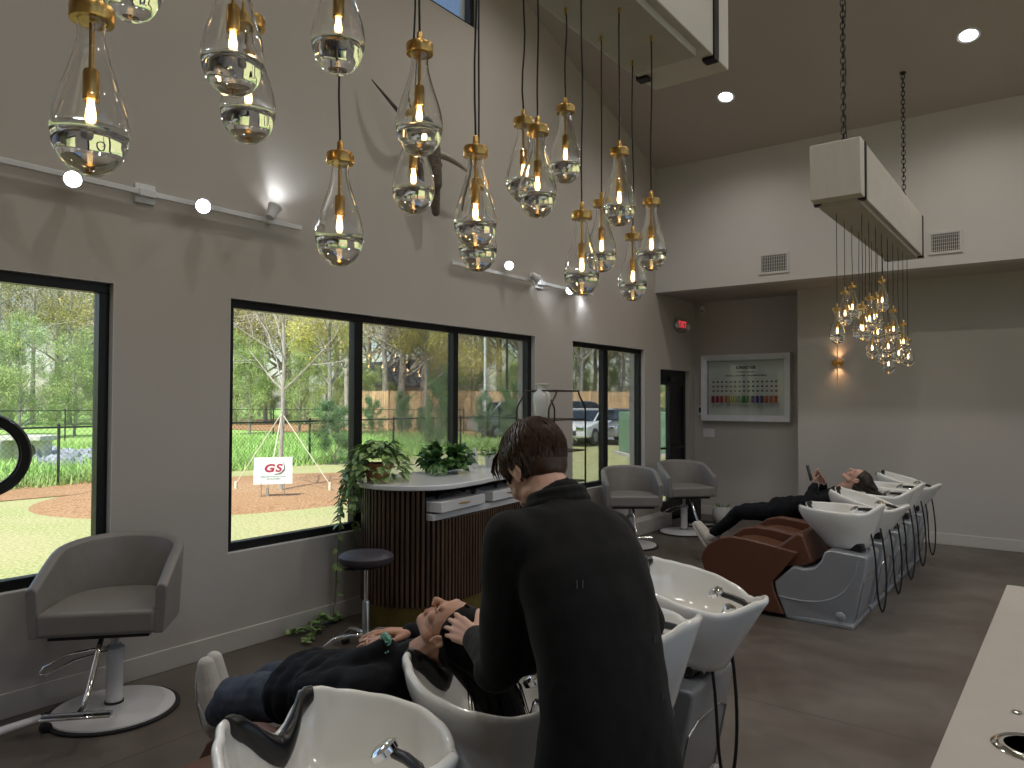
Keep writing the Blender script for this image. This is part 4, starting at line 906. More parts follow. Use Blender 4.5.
# white basting stitches left on the back of the coat
from mathutils.bvhtree import BVHTree
bvh = BVHTree.FromPolygons([v.co for v in coat.data.vertices], [tuple(p.vertices) for p in coat.data.polygons])
for (w_, z_) in ((-.10, 1.235), (.075, 1.10), (.065, .985)):
    for s in (-1, 1):
        src = L_(V(-.9, 1.53, z_))-F*.5+RR*(w_+.006*s); hit = bvh.ray_cast(src, F)
        if hit[0] is None: continue
        p, nrm_ = hit[0], hit[1]; mb = MB(); mb.tube([p+nrm_*.0012+V(0, 0, -.013), p+nrm_*.0012+V(0, 0, .013)], .0014, 5); mb.build('basting_stitch', 'signg', st)
# trousers, shoes
mb = MB()
for s in (-1, 1):
    h = hip+RR*.07*s-V(0, 0, .06); k = V(-.82, 1.48, .50)+RR*.09*s; a = V(-.78, 1.50, .07)+RR*.11*s
    mb.cap(L_(h), L_(k), .078, .07); mb.cap(L_(k), L_(a), .073, .062)
organic(mb, 'trousers', 'cloth', st, .01, 4)
for s in (-1, 1):
    a = V(-.78, 1.50, .05)+RR*.11*s; mb = MB(); mb.cap(L_(a-F*.03), L_(a+F*.14-V(0, 0, .01)), .040, .036); mb.ball(L_(a+F*.05-V(0, 0, .028)), (.045, .13, .018), TB); organic(mb, 'shoe', 'rubber', st, .006, 3)
# hair
mb = MB(); rng = random.Random(3); HC = L_(hc)
mb.ball(HC+HB@V(0, -.020, .042), (.082, .100, .087), HB, 28); mb.ball(HC+HB@V(0, -.052, -.005), (.062, .048, .064), HB, 20); mb.ball(HC+HB@V(0, .05, .085), (.06, .045, .035), HB)
organic(mb, 'hair', 'hairb', st, .005, 3)
hair = [o for o in st.children if o.name.startswith('hair')][0]
mb = MB(); paths = []
cr = V(0, -.045, .075)    # crown whorl
for i in range(1500):
    th = rng.uniform(0, 2*PI); el = rng.uniform(.02, 1)**.7
    # root direction on skull
    ph = el*2.0
    dirv = V(math.sin(ph)*math.cos(th), math.sin(ph)*math.sin(th), math.cos(ph))
    rot = Matrix.Rotation(.35, 3, 'X'); dirv = rot@dirv
    def sk(dv, off): q = Vector((dv.x*(.084-.012*max(0, -dv.z)), dv.y*.101, dv.z*.092)); return V(0, -.020, .042)+q*(1+off)
    Lh = rng.uniform(.35, .60); pth = []
    ax = V(0, 0, 1).cross(rot@V(math.cos(th), math.sin(th), 0)); 
    away = (dirv-(rot@V(0, 0, 1))); away = away-dirv*away.dot(dirv)
    if away.length < .05: continue
    away.normalize(); axr = dirv.cross(away)
    tw = rng.uniform(-.25, .25)
    for k in range(6):
        dv = Matrix.Rotation(Lh*k/5, 3, axr)@dirv; dv = Matrix.Rotation(tw*k/5, 3, dirv)@dv
        off = .0+.045*math.sin(PI*(k+.5)/6)+rng.uniform(0, .03) - (.03 if k == 5 else 0)
        p = sk(dv, off)
        if p.z < -.07: p.z = -.07+rng.uniform(-.012, .006)
        if abs(p.x) > .055 and p.y > -.03 and p.z < .015: p.z = .015+rng.uniform(-.012, .01)
        pth.append(HC+HB@p)
    paths.append(pth)
strands(mb, paths, .0030, 4, .2); mb.build('hair_strands', 'hairb', hair)
mb = MB(); paths = []
for i in range(46):      # fringe falling forward
    x = rng.uniform(-.05, .05); p0 = V(x*.6, .03, .125); p1 = V(x*.9, .085, .115); p2 = V(x*1.05, .104+rng.uniform(-.006, .008), .088); p3 = V(x*1.08, .106+rng.uniform(-.008, .01), .062+rng.uniform(-.012, .01))
    paths.append([HC+HB@p for p in (p0, p1, p2, p3)])
strands(mb, paths, .0032, 4, .2); mb.build('fringe', 'hairb', hair)

# ---- reclining clients
def client(lab, y, hairm, skinm, near_):
    t = thing('person', lab, 'person', (-2.2, y, 0)); O = V(-2.2, y, 0)
    def W(x, dy, z): return V(x, y+dy, z)-O
    B = basis(V(-.40, -.05, .92), V(.92, 0, .40)) if near_ else basis(V(-.30, 0, .95), V(.95, 0, .30))
    hc = W(-1.548, .0, .925) if near_ else W(-1.545, 0, .935)
    mb = MB(); head_prims(mb, hc, B, 1.0, W(-1.72, 0, .80))
    shz = .745
    mb.cap(W(-1.72, 0, .79), W(-1.95, 0, .66), .06, .09); mb.cap(W(-1.95, 0, .66), W(-2.22, 0, .58), .09, .095)
    if near_:
        arms = [(W(-1.77, -.15, shz), W(-2.0, -.20, .70), W(-1.80, -.035, .835)), (W(-1.77, .15, shz), W(-2.02, .22, .70), W(-1.86, .13, .83))]
        ankz = .43; hipz = .585; kn = W(-2.58, -.10, .495), W(-2.58, .08, .50); an = W(-2.87, .0, .325), W(-2.95, .10, .31)
    else:
        arms = [(W(-1.77, -.15, shz), W(-1.93, -.22, .71), W(-1.90, -.07, .87)), (W(-1.77, .15, shz), W(-1.90, .2, .70), W(-1.86, .07, .86))]
        hipz = .575; kn = W(-2.62, -.09, .55), W(-2.62, .09, .55); an = W(-2.93, -.08, .27), W(-2.96, .08, .25)
    for s_, e_, w_ in arms:
        mb.cap(W(-1.77, 0, .76), s_, .05, .045); mb.cap(s_, e_, .042, .036); mb.cap(e_, w_, .034, .025)
    for s_, k_, a_ in ((-1, kn[0], an[0]), (1, kn[1], an[1])):
        h_ = W(-2.24, .085*s_, hipz); mb.cap(h_, k_, .075, .05); mb.cap(k_, a_, .048, .034)
    if near_:
        tl = hand_prims(mb, arms[0][2], (-.97, .10, -.10), (-.05, -.35, .93), 1, (.16, .14, .16, .2), .7, .98, (.5, .35))
        tr = hand_prims(mb, arms[1][2], (-.75, -.65, .05), (-.1, .05, .99), -1, (.25, .25, .25, .25), .6, .98, (.4, .4))
    else:
        tl = hand_prims(mb, arms[0][2], (-.15, .25, .95), (-.9, -.3, -.1), 1, (.5, .5, .5, .5), .4, .95, (.3, .6))
        tr = hand_prims(mb, arms[1][2], (-.35, -.2, .9), (.2, .8, .3), -1, (.4, .5, .6, .6), .4, .95, (.3, .5))
    organic(mb, 'body', skinm, t, .0034 if near_ else .006, 5 if near_ else 3)
    # top
    mb = MB()
    for (x, z, wy, hz) in [(-1.80, .72, .17, .085), (-1.88, .69, .18, .105), (-1.96, .665, .175, .115), (-2.05, .64, .165, .115), (-2.14, .618, .175, .125), (-2.21, .597, .19, .132), (-2.27, .588, .192, .130)]:
        mb.ball(W(x, 0, z), (.09, wy, hz), None, 20)
    for s_, e_, w_ in arms:
        wv = (w_-e_).normalized(); mb.cap(s_, e_, .066, .060); mb.cap(e_, w_-wv*.012, .058, .038); mb.cap(W(-1.79, 0, .745), s_, .06, .062)
    mb.cap(W(-1.80, 0, .745), W(-1.715, 0, .805), .085, .068)
    organic(mb, 'jacket', 'cloth', t, .008, 5, .016, .06)
    mb = MB()
    lw = 1.0 if near_ else .8
    for s_, k_, a_ in ((-1, kn[0], an[0]), (1, kn[1], an[1])):
        h_ = W(-2.24, .085*s_, hipz); mb.cap(h_, k_, .090, .085*lw); mb.cap(k_, k_.lerp(a_, .84), .083*lw, .058*lw)
    mb.ball(W(-2.22, 0, hipz), (.10, .16, .10))
    organic(mb, 'trousers', 'trous' if near_ else 'cloth', t, .008, 5, .018, .08)
    for i, a_ in enumerate(an):
        td = V(-.20, -.06, .97) if near_ else V(-.55, 0, .80); td.normalize(); toe = td
        sd = (a_-kn[i]).normalized(); sd = (sd-toe*sd.dot(toe)).normalized()      # sole direction (away from shin)
        R_ = Matrix((sd.cross(toe).normalized(), toe, -sd)).transposed()
        c = a_+sd*.035; g = 1.15 if near_ else 1.0
        mb = MB(); mb.cap(a_-sd*.03-toe*.01, a_+sd*.03-toe*.01, .048, .050); mb.cap(c-toe*.03, c+toe*.10+sd*.012, .047*g, .042*g); mb.cap(c+toe*.10+sd*.014, c+toe*.175*g+sd*.02, .042*g, .032*g); mb.ball(c-toe*.045+sd*.005, (.042, .035, .05), R_)
        so = organic(mb, 'shoe', 'shoe', t, .0045, 3)
        mb = MB(); mb.ball(c+toe*.055+sd*.046, (.050*g, .155*g, .019), R_); mb.ball(c-toe*.04+sd*.044, (.044, .055, .024), R_); organic(mb, 'sole', 'sole', so, .005, 2)
        if near_:
            mb = MB(); xx = R_@V(1, 0, 0)
            for k in range(5):
                p = c+toe*(.0+.024*k)-sd*(.032-.006*k); mb.tube([p-xx*.026+sd*.012, p-sd*.010, p+xx*.026+sd*.012], .0028, 5)
            p = c-toe*.0-sd*.046; mb.tube([p, p+xx*.025-toe*.01-sd*.02, p+xx*.05-toe*.035-sd*.012], .0022, 5); mb.tube([p, p-xx*.03-sd*.018, p-xx*.055-toe*.02-sd*.004], .0022, 5)
            mb.build('laces', 'sole', so)
            for k in (-1, 1):
                mb = MB(); mb.tube([c+toe*(-.075)+xx*.030*k+sd*.030, c+toe*(-.03)+xx*.051*k+sd*.033, c+toe*.05+xx*.056*k+sd*.036, c+toe*.13+xx*.046*k+sd*.040, c+toe*.19+xx*.020*k+sd*.042], .0022, 6); mb.build('midsole_line', 'exitpl', so)
                mb = MB(); mb.tube([c+toe*(.055)+xx*.052*k+sd*.025, c+toe*.035+xx*.050*k-sd*.0, c+toe*.0+xx*.044*k-sd*.022], .004, 6); mb.build('side_overlay', 'sole', so)
                mb = MB(); mb.tube([c+toe*(.115)+xx*.046*k+sd*.028, c+toe*.10+xx*.044*k+sd*.003, c+toe*.085+xx*.024*k-sd*.018], .0035, 6); mb.build('toe_overlay', 'sole', so)
    # face details
    def H_(x, y_, z): return hc+B@V(x, y_, z)
    for s_ in (-1, 1):
        mb = MB(); mb.tube([H_(s_*.016, .087, .019), H_(s_*.032, .0875, .024), H_(s_*.050, .076, .019)], [.0022, .0028, .0012], 6); mb.build('eyebrow', hairm, t)
        mb = MB(); mb.tube([H_(s_*.020, .083, -.003), H_(s_*.032, .0865, -.006), H_(s_*.045, .080, -.003)], [.0008, .0014, .0008], 5); mb.build('eyelashes', hairm, t)
    mb = MB(); mb.cap(H_(-.019, .0865, -.0615), H_(.019, .0865, -.0615), .0045, .0045); mb.cap(H_(-.015, .0875, -.0725), H_(.015, .0875, -.0725), .0055, .0055); organic(mb, 'lips', 'lip', t, .002, 3)
    # hair: cap then long locks
    mb = MB(); mb.ball(H_(0, -.026, .044), (.081, .098, .087), B, 28); mb.ball(H_(0, -.065, -.01), (.068, .05, .06), B, 20)
    if near_:
        mb.cap(H_(.0, -.05, .02), W(-1.40, .0, .80), .078, .068); mb.cap(W(-1.42, 0, .82), W(-1.33, 0, .70), .072, .06)
    else: mb.cap(H_(.0, -.03, .06), W(-1.40, 0, .86), .07, .03)
    ho = organic(mb, 'hair', hairm, t, .0055, 4)
    mb = MB(); rg = random.Random(5); paths = []
    for i in range(260):
        x = rg.uniform(-1, 1); 
        p0 = V(x*.062, .062-abs(x)*.05+rg.uniform(-.01, .0), .085-abs(x)*.05); p1 = V(x*.085, -.0+rg.uniform(-.02, .02), .112-abs(x)*.07); p2 = V(x*.082, -.075+rg.uniform(-.02, .02), .085-abs(x)*.06)
        e = W(-1.385+rg.uniform(-.05, .06), x*.06+rg.uniform(-.02, .02), .80+rg.uniform(-.04, .02)); g_ = e+V(rg.uniform(0, .05), rg.uniform(-.02, .02), -.09 if near_ else -.03)
        if not near_: p1.z += .005
        pc = V(0, -.02, .04); p0, p1, p2 = [pc+(q-pc)*1.07 for q in (p0, p1, p2)]; paths.append([H_(*p0), H_(*p1), H_(*p2), e, g_])
    strands(mb, paths, .0038, 4, .3); mb.build('hair_strands', hairm, ho)
    if near_:
        w_ = arms[0][2]; wd = (w_-arms[0][1]).normalized(); mb = MB()
        for k in range(3):
            c = w_-wd*(.002+.008*k); ring = []; a1 = wd.orthogonal().normalized(); a2 = wd.cross(a1)
            for q in range(14): an_ = 2*PI*q/14; ring.append(c+(a1*math.cos(an_)+a2*math.sin(an_))*(.030+.003*math.sin(an_*5+k)))
            mb.tube(ring, .0035, 6, closed=True)
        for k in range(6):
            a = rg.uniform(0, 6); c = w_+V(.01, -.02, .03)+V(rg.uniform(-.01, .01), rg.uniform(-.008, .008), rg.uniform(-.012, .012)); mb.tube([c+V(.014*math.cos(a+q), .006*math.sin(q*2), .014*math.sin(a+q)) for q in range(6)], .0028, 6, closed=True)
        mb.build('hair_tie', 'mint', t)
        mb = MB(); k = w_+V(-.97, .1, -.1).normalized()*.105; a1 = V(0, 1, 0); a2 = V(0, 0, 1)
        mb.tube([k+V(0, .0, .0)+a1*.0105*math.cos(q)+a2*.0105*math.sin(q)+V(0, -.012, 0) for q in [2*PI*j/14 for j in range(14)]], .0016, 6, closed=True); mb.build('finger_ring', 'brass', t)
    return t, arms
client('person in dark clothes lying back in the near row while hair is washed, white sneaker', 1.75, 'hairk', 'skin', True)
_, arms = client('person in black lying in the far row holding up a phone, brown hair back', 7.32, 'hairn', 'skin2', False)
ph = thing('phone', 'dark phone held up by the client lying in the far row', 'phone', (-1.955, 7.27, .975)); mb = MB(); mb.box((0, 0, 0), (.010, .072, .148)); pb = mb.build('body', 'blackplastic', ph, bevel=.004); mb = MB(); mb.box((.0055, 0, 0), (.001, .066, .138)); mb.build('screen', 'screen', ph); ph.rotation_euler = (0, math.radians(-14), 0)

# ------------------------------------------------------------------ indoor plants
def leaf(mb, p, d, n, L, Wd, bend=.25, heart=False):
    d = d.normalized(); n = (n-d*n.dot(d)); n = n.normalized() if n.length > 1e-4 else d.orthogonal().normalized(); s = d.cross(n)
    prof = [(0, .0), (.12, .62 if heart else .35), (.35, 1.), (.65, .75), (1, .0)]
    v = []; 
    for (t_, w_) in prof:
        c = p+d*(L*t_)-n*(bend*L*t_*t_); v += [c-s*(Wd*w_/2)+n*(Wd*w_*.18), c, c+s*(Wd*w_/2)+n*(Wd*w_*.18)]
    f = []
    for i in range(4): f += [(i*3, i*3+1, i*3+4, i*3+3), (i*3+1, i*3+2, i*3+5, i*3+4)]
    mb.add(v, f)
def rv(rg): 
    v = V(rg.gauss(0, 1), rg.gauss(0, 1), rg.gauss(0, 1)); return v.normalized()
def pot(t, r, h, m, z0=0):
    mb = MB(); mb.lathe([(0, z0), (r*.78, z0), (r, z0+h), (r*1.06, z0+h), (r*1.06, z0+h*.86), (r*1.0, z0+h*.85), (r, z0+h*.86)], n=32) if False else mb.lathe([(0, z0), (r*.76, z0), (r*.96, z0+h*.8), (r*1.04, z0+h*.81), (r*1.06, z0+h), (r*.96, z0+h), (r*.93, z0+h*.82), (0, z0+h*.80)], n=32)
    mb.build('pot', m, t); mb = MB(); mb.lathe([(0, z0+h*.86), (r*.93, z0+h*.84)], n=24); mb.build('soil', 'soil', t)
ZT = 1.053
rg = random.Random(11)
t = thing('potted_pothos', 'trailing pothos in a terracotta pot at the rounded end of the counter', 'potted plant', (-4.12, 3.80, ZT))
pot(t, .105, .13, 'terra'); mb = MB()
for i in range(300):
    a = rg.uniform(0, 2*PI); r = rg.uniform(.02, .2); z = .13+.16*(1-(r/.2)**2)*rg.uniform(.4, 1.1); p = V(r*math.cos(a), r*math.sin(a)*1.1, z-(.12 if r > .15 else 0)*rg.random())
    d = V(math.cos(a), math.sin(a), rg.uniform(-.5, .5)); leaf(mb, p, d, V(0, 0, 1)+rv(rg)*.5, rg.uniform(.06, .095), rg.uniform(.045, .07), .3, True)
mb.build('foliage', 'hleafp', t)
mb = MB(); ms = MB()
for (x0, y0, zl, sx, sy) in [(-.14, -.10, -.52, .02, -.03), (-.16, -.22, -.90, -.02, -.02), (-.20, -.17, -1.02, -.03, -.05), (-.08, -.28, -.26, 0, 0), (.02, -.28, -.18, 0, 0)]:
    P = bez(V(-.03, -.06, .14), V(x0, y0*.9, .22), V(x0, y0, .0), V(x0+sx, y0+sy, zl), 26); ms.tube(P, .0022, 5)
    for i, p in enumerate(P[4:]):
        if rg.random() < (.95 if p.z > -.35 else .42): 
            for _ in range(2 if p.z > -.35 else 1): d = rv(rg); d.z = -abs(d.z)*.7-.2; leaf(mb, p, d, V(-.2, -.6, .5)+rv(rg)*.4, rg.uniform(.05, .085), rg.uniform(.035, .06), .2, True)
# runners on the floor
for (x1, y1) in [(-.22, -.62), (-.26, -.15), (-.0, -.66)]:
    P = bez(V(-.22, -.32, -.98), V(-.22, -.4, -1.03), V(x1*.9, y1*.8, -1.035), V(x1, y1, -1.035), 10); ms.tube(P, .002, 5)
    for p in P:
        for _ in range(3): d = rv(rg); d.z = abs(d.z)*.5; leaf(mb, p+V(0, 0, .005), d, V(0, 0, 1), rg.uniform(.04, .07), rg.uniform(.03, .05), .1, True)
mb.build('trailing_leaves', 'hleafp', t); ms.build('vine_stem', 'stem', t)
t = thing('leafy_plant', 'dense dark green leafy plant lying on the middle of the stone counter', 'plant', (-4.10, 4.55, ZT)); mb = MB(); ms = MB()
for i in range(46):
    a = rg.uniform(0, 2*PI); e = rg.uniform(.15, 1.2); L = rg.uniform(.11, .23); d = V(math.cos(a)*math.cos(e), math.sin(a)*math.cos(e)*1.25, math.sin(e)*.9); q = d*L; q.z = max(q.z, .02); ms.tube([V(0, 0, .02), q*.5+V(0, 0, .02), q+V(0, 0, .02)], .004, 5)
    for _ in range(7): dd = (d+rv(rg)*.8); leaf(mb, q*rg.uniform(.6, 1.15)+V(0, 0, .035), dd, V(0, 0, 1)+rv(rg)*.7, rg.uniform(.06, .10), rg.uniform(.045, .08), .35)
for v_ in range(len(mb.v)):
    if mb.v[v_][2] < .004: mb.v[v_] = (mb.v[v_][0], mb.v[v_][1], .004)
mb.build('foliage', 'hleaf', t); ms.build('stems', 'stem', t)
t = thing('potted_herb', 'small leafy plant in a white pot beside the white bottle on the counter', 'potted plant', (-4.17, 5.22, ZT)); pot(t, .065, .11, 'pot'); mb = MB()
for i in range(90):
    a = rg.uniform(0, 2*PI); r = rg.uniform(.0, .10); leaf(mb, V(r*math.cos(a), r*math.sin(a), .10+rg.uniform(0, .08)*(1-r*5)), V(math.cos(a), math.sin(a), rg.uniform(-.2, .8)), V(0, 0, 1)+rv(rg)*.5, rg.uniform(.04, .06), rg.uniform(.03, .045), .3)
mb.build('foliage', 'hleafp', t)
o = thing('bottle', 'slim white bottle standing between the two right plants on the counter', 'bottle', (-4.20, 5.02, ZT)); mb = MB(); mb.lathe([(0, 0), (.026, 0), (.028, .004), (.028, .135), (.024, .148), (0, .15)], n=24); mb.build('body', 'pot', o); mb = MB(); mb.lathe([(0, .149), (.014, .149), (.014, .18), (0, .182)], n=16); mb.build('cap', 'plate', o)

# ------------------------------------------------------------------ outside
GZ = -.12
def plane(name, x0, x1, y0, y1, z, m): mb = MB(); mb.add([(x0, y0, z), (x1, y0, z), (x1, y1, z), (x0, y1, z)], [(0, 1, 2, 3)]); return struct(mb.build(name, m, smooth=False))
plane('ground_lawn', -17.2, 30, -60, 140, GZ, 'lawn'); plane('ground_meadow', -140, -17.2, -80, 140, GZ+.0, 'meadow')
mb = MB(); mb.lathe([(0, .05), (1.7, .04), (2.15, .012), (2.3, .0)], (-12.7, 8.6, GZ), 40, sx=1.25, sy=1.7); struct(mb.build('ground_mulch_ring', 'mulch'))
mb = MB(); mb.add([(-17.6, -12, GZ+.012), (-15.6, -12, GZ+.012), (-14.7, 6, GZ+.012), (-16.4, 9, GZ+.012), (-17.6, 9, GZ+.012)], [(0, 1, 2, 3, 4)]); struct(mb.build('ground_mulch_strip', 'mulch', smooth=False))
mb = MB(); mb.add([(-60, 26, GZ+.02), (-19, 24.5, GZ+.02), (-19, 60, GZ+.02), (-60, 60, GZ+.02)], [(0, 1, 2, 3)]); struct(mb.build('ground_straw_bank', 'mulch', smooth=False))
mb = MB(); mb.add([(-18.6, 27.5, GZ+.03), (14, 27.5, GZ+.03), (14, 44, GZ+.03), (-18.6, 44, GZ+.03)], [(0, 1, 2, 3)]); struct(mb.build('road_car_park', 'asphalt', smooth=False))
mb = MB(); mb.box2((-18.8, 27.2, GZ), (14, 27.5, GZ+.14)); mb.box2((-24, 23.4, GZ), (-16.5, 24.6, GZ+.05)); struct(mb.build('kerb', 'kerb', smooth=False))
rg = random.Random(21)
def chain_fence(name, lab, pts, hgt, pitch, posts=True, rails=True):
    t = thing(name, lab, 'fence', (0, 0, GZ))
    for (a, b_) in zip(pts, pts[1:]):
        a = Vector(a); b_ = Vector(b_); L = (b_-a).length; n = max(1, round(L/3.15)); d = (b_-a)/n
        for i in range(n+1):
            p = a+d*i; mb = MB(); mb.cyl((p.x, p.y, 0), (p.x, p.y, hgt+.04), .03, n=8); mb.ball((p.x, p.y, hgt+.05), .036, n=8); mb.build('post', 'mesh', t)
        mb = MB(); mb.cyl((a.x, a.y, hgt), (b_.x, b_.y, hgt), .021, n=8); mb.build('top_rail', 'mesh', t)
        mb = MB(); u = (b_-a).normalized(); k = -hgt
        while k < L:
            for s in (0, 1):
                q0 = (k, 0) if s == 0 else (k, hgt); q1 = (k+hgt, hgt) if s == 0 else (k+hgt, 0)
                c0 = max(0, -q0[0])/hgt if q0[0] < 0 else 0; c1 = 1-max(0, q1[0]-L)/hgt
                if c1 <= c0: continue
                def pp(c): x = q0[0]+(q1[0]-q0[0])*c; z = q0[1]+(q1[1]-q0[1])*c; return Vector((a.x+u.x*x, a.y+u.y*x, z))
                mb.tube([pp(c0), pp(c1)], .0024, 3, caps=False)
            k += pitch
        mb.build('wire_netting', 'mesh', t, smooth=False)
    return t
chain_fence('chain_link_fence', 'low dark chain link fence nearest the windows, running along the lawn', [(-16.6, -6.1, 0), (-16.6, 19.1, 0), (-17.2, 25.4, 0)], 1.2, .11)
chain_fence('chain_link_fence', 'second low chain link fence beyond the tall grass field', [(-36, -5, 0), (-34, 20, 0), (-25, 29, 0)], 1.3, .22)
# tall grass
v = []; f = []
for i in range(34000):
    x = -17.0-rg.random()**1.6*14; y = rg.uniform(-6, 28); 
    if rg.random() < .12: x = rg.uniform(-17.2, -16.4)
    h = rg.uniform(.12, .34); w_ = rg.uniform(.012, .028); a = rg.uniform(0, PI); lx, ly = rg.gauss(0, .1), rg.gauss(0, .1); c, s = math.cos(a)*w_, math.sin(a)*w_; o = len(v)
    v += [(x-c, y-s, GZ), (x+c, y+s, GZ), (x+lx+c*.2, y+ly+s*.2, GZ+h)]; f.append((o, o+1, o+2))
o = fast_build('tall_grass', v, f, 'bladeg'); tag(o, 'bright green tall grass beyond the low wire fence', 'grass', kind='stuff')
# trees
def branch(segs, tips, p, d, L, r, lvl, rg, maxl):
    n = 4; pts = [p]; rs = [r]
    for i in range(n):
        d = (d+rv(rg)*.16+V(0, 0, .05)).normalized(); p = p+d*(L/n); pts.append(p); rs.append(r*(1-.55*(i+1)/n))
        if lvl < maxl and i >= 1:
            for _ in range(rg.choice((1, 2)) if lvl else 2):
                dd = (d+rv(rg)*.9+V(0, 0, .15)).normalized(); branch(segs, tips, p, dd, L*rg.uniform(.5, .68), rs[-1]*.62, lvl+1, rg, maxl)
    segs.append((pts, rs, lvl)); 
    if lvl >= maxl-1: tips += pts[2:]
TM = {}
def tree_mesh(key, seed, h, r, leafm, barkm, nleaf, lsize, maxl=3, spread=.5, low=.35):
    rg = random.Random(seed); segs = []; tips = []; tr = MB(); pts = []; rs = []; p = V(0, 0, 0); d = V(0, 0, 1)
    n = 8
    for i in range(n+1):
        pts.append(p.copy()); rs.append(r*(1-.75*i/n)); 
        if i/n > low:
            for _ in range(3):
                a = rg.uniform(0, 2*PI); dd = V(math.cos(a), math.sin(a), rg.uniform(.3, 1.1)).normalized(); branch(segs, tips, p, dd, h*rg.uniform(.22, .36)*(1.1-.5*i/n), rs[-1]*.5, 1, rg, maxl)
        p = p+(d+rv(rg)*.05)*(h/n)
    tr.tube(pts, rs, 8)
    for q in segs: tr.tube(q[0], q[1], 5 if q[2] < 2 else 3, caps=False)
    v = []; f = []
    for i in range(nleaf):
        c = rg.choice(tips)+rv(rg)*spread*rg.random(); a = rv(rg); b_ = a.orthogonal().normalized(); e = a.cross(b_); s = lsize*rg.uniform(.5, 1.2); o = len(v)
        v += [tuple(c-b_*s), tuple(c+e*s*.6), tuple(c+b_*s), tuple(c-e*s*.6)]; f.append((o, o+1, o+2, o+3))
    return tr, v, f
TP = {}
def tree(kind, loc, scale, rz, label, group=None, name='tree', cat='tree'):
    if kind not in TP:
        S = dict(bare=(1, 13, .26, 'leafp', 'bark', 16000, .05, 3, .8, .2), bare2=(2, 13, .18, 'leafy', 'barkp', 18000, .055, 3, .9, .2), young=(9, 5, .05, 'leafp', 'barkp', 1800, .022, 3, .3, .25), yellow=(3, 11, .22, 'leafy', 'bark', 22000, .07, 3, .9, .25),
                 green=(4, 8, .14, 'leafg', 'bark', 26000, .06, 3, .8, .05), sparse=(5, 12, .15, 'leafp', 'barkp', 12000, .045, 3, .8, .25), ever=(6, 4, .07, 'leafd', 'bark', 26000, .04, 3, .35, .0))[kind]
        tr, v, f = tree_mesh(kind, S[0], S[1], S[2], S[3], S[4], S[5], S[6], S[7], S[8], S[9])
        TP[kind] = (tr, v, f, S[3], S[4], [])
    t = thing(name, label, cat, loc, rz, group); t.scale = (scale,)*3 if not isinstance(scale, tuple) else scale
    K = TP[kind]
    if not K[5]:
        a = K[0].build('trunk', K[4], t); b_ = fast_build('foliage', K[1], K[2], K[3], t); K[5].extend([a, b_])
    else:
        for q in K[5]: c = q.copy(); C.objects.link(c); c.parent = t
    return t
def at(pxx, dist):     # ground point in direction of image column
    l = (pxx-512)/735.62; d = V(fw.x, fw.y, 0).normalized()+rt*l; return d*dist
rg = random.Random(5)
# far wood line
kinds = ['bare', 'bare2', 'sparse', 'yellow', 'bare', 'sparse', 'bare2']
for i in range(62):
    pxx = -80+i*13+rg.uniform(-6, 6); dist = (50, 62, 74)[i % 3]+rg.uniform(-5, 6); p = at(pxx, dist); k = kinds[i % 7]
    tree(k, (p.x, p.y, GZ), rg.uniform(.95, 1.35), rg.uniform(0, 6), {'bare': 'grey barked woodland tree with pale buds in the distant wood line', 'bare2': 'pale trunked woodland tree with yellow new leaves in the distant wood line', 'sparse': 'almost bare pale woodland tree in the distant wood line', 'yellow': 'full yellow green woodland tree in the distant wood line'}[k], 'trees of the distant wood line, '+k)
for (pxx, dist, k, s, lab) in [(20, 33, 'green', .55, 'bright green bushy tree behind the fences, seen in the leftmost window'), (75, 36, 'green', .5, 'fresh green bushy tree behind the fences, beside the leftmost window frame'), (-20, 35, 'green', .55, 'green bushy tree at the far left edge of the leftmost window'),
        (250, 38, 'green', .5, 'fresh green tree behind the fence at left side of the middle window'), (330, 36, 'yellow', .62, 'yellow leafed tree left of the first window mullion'), (402, 44, 'bare', .95, 'thick grey trunked tree standing before the grey roofed house'), (425, 40, 'yellow', .62, 'yellow green tree overhanging the grey roofed house'),
        (300, 40, 'green', .5, 'green leafy tree behind the young staked tree'), (470, 44, 'yellow', .55, 'small yellow tree by the end of the grey roofed house'), (582, 48, 'yellow', .85, 'yellow green tree behind the car park in the narrow window'), (625, 50, 'sparse', 1.0, 'bare pale tree behind the car park in the narrow window'), (672, 30, 'green', .28, 'round yellow green shrub seen through the glass door')]:
    p = at(pxx, dist); tree(k, (p.x, p.y, GZ), s, rg.uniform(0, 6), lab)
for i in range(34):
    pxx = -70+i*23+rg.uniform(-9, 9); p = at(pxx, 50+rg.uniform(-3, 12)); tree('green', (p.x, p.y, GZ), rg.uniform(.35, .6), rg.uniform(0, 6), 'fresh green undergrowth bush at the foot of the distant wood line', 'undergrowth bushes of the wood line', 'bush', 'bush')
for (pxx, dist, s, lab) in [(336, 20.3, (.42, .42, .36), 'low dark evergreen shrub against the wire fence left of the mullion'), (441, 19.5, (.30, .30, .52), 'tall narrow evergreen shrub at the wire fence in the middle pane'), (404, 33, (.3, .3, .45), 'small evergreen sapling in front of the cedar board fence'), (425, 34, (.3, .3, .3), 'low evergreen sapling beside the cone shaped one'), (510, 28, (.35, .35, .5), 'dark evergreen shrub by the thin lamp post'), (372, 34, (.35, .35, .4), 'evergreen sapling near the left end of the cedar fence'), (485, 32, (.3, .3, .45), 'evergreen shrub left of the white pole')]:
    p = at(pxx, dist); tree('ever', (p.x, p.y, GZ), s, rg.uniform(0, 6), lab, name='evergreen_shrub', cat='shrub')
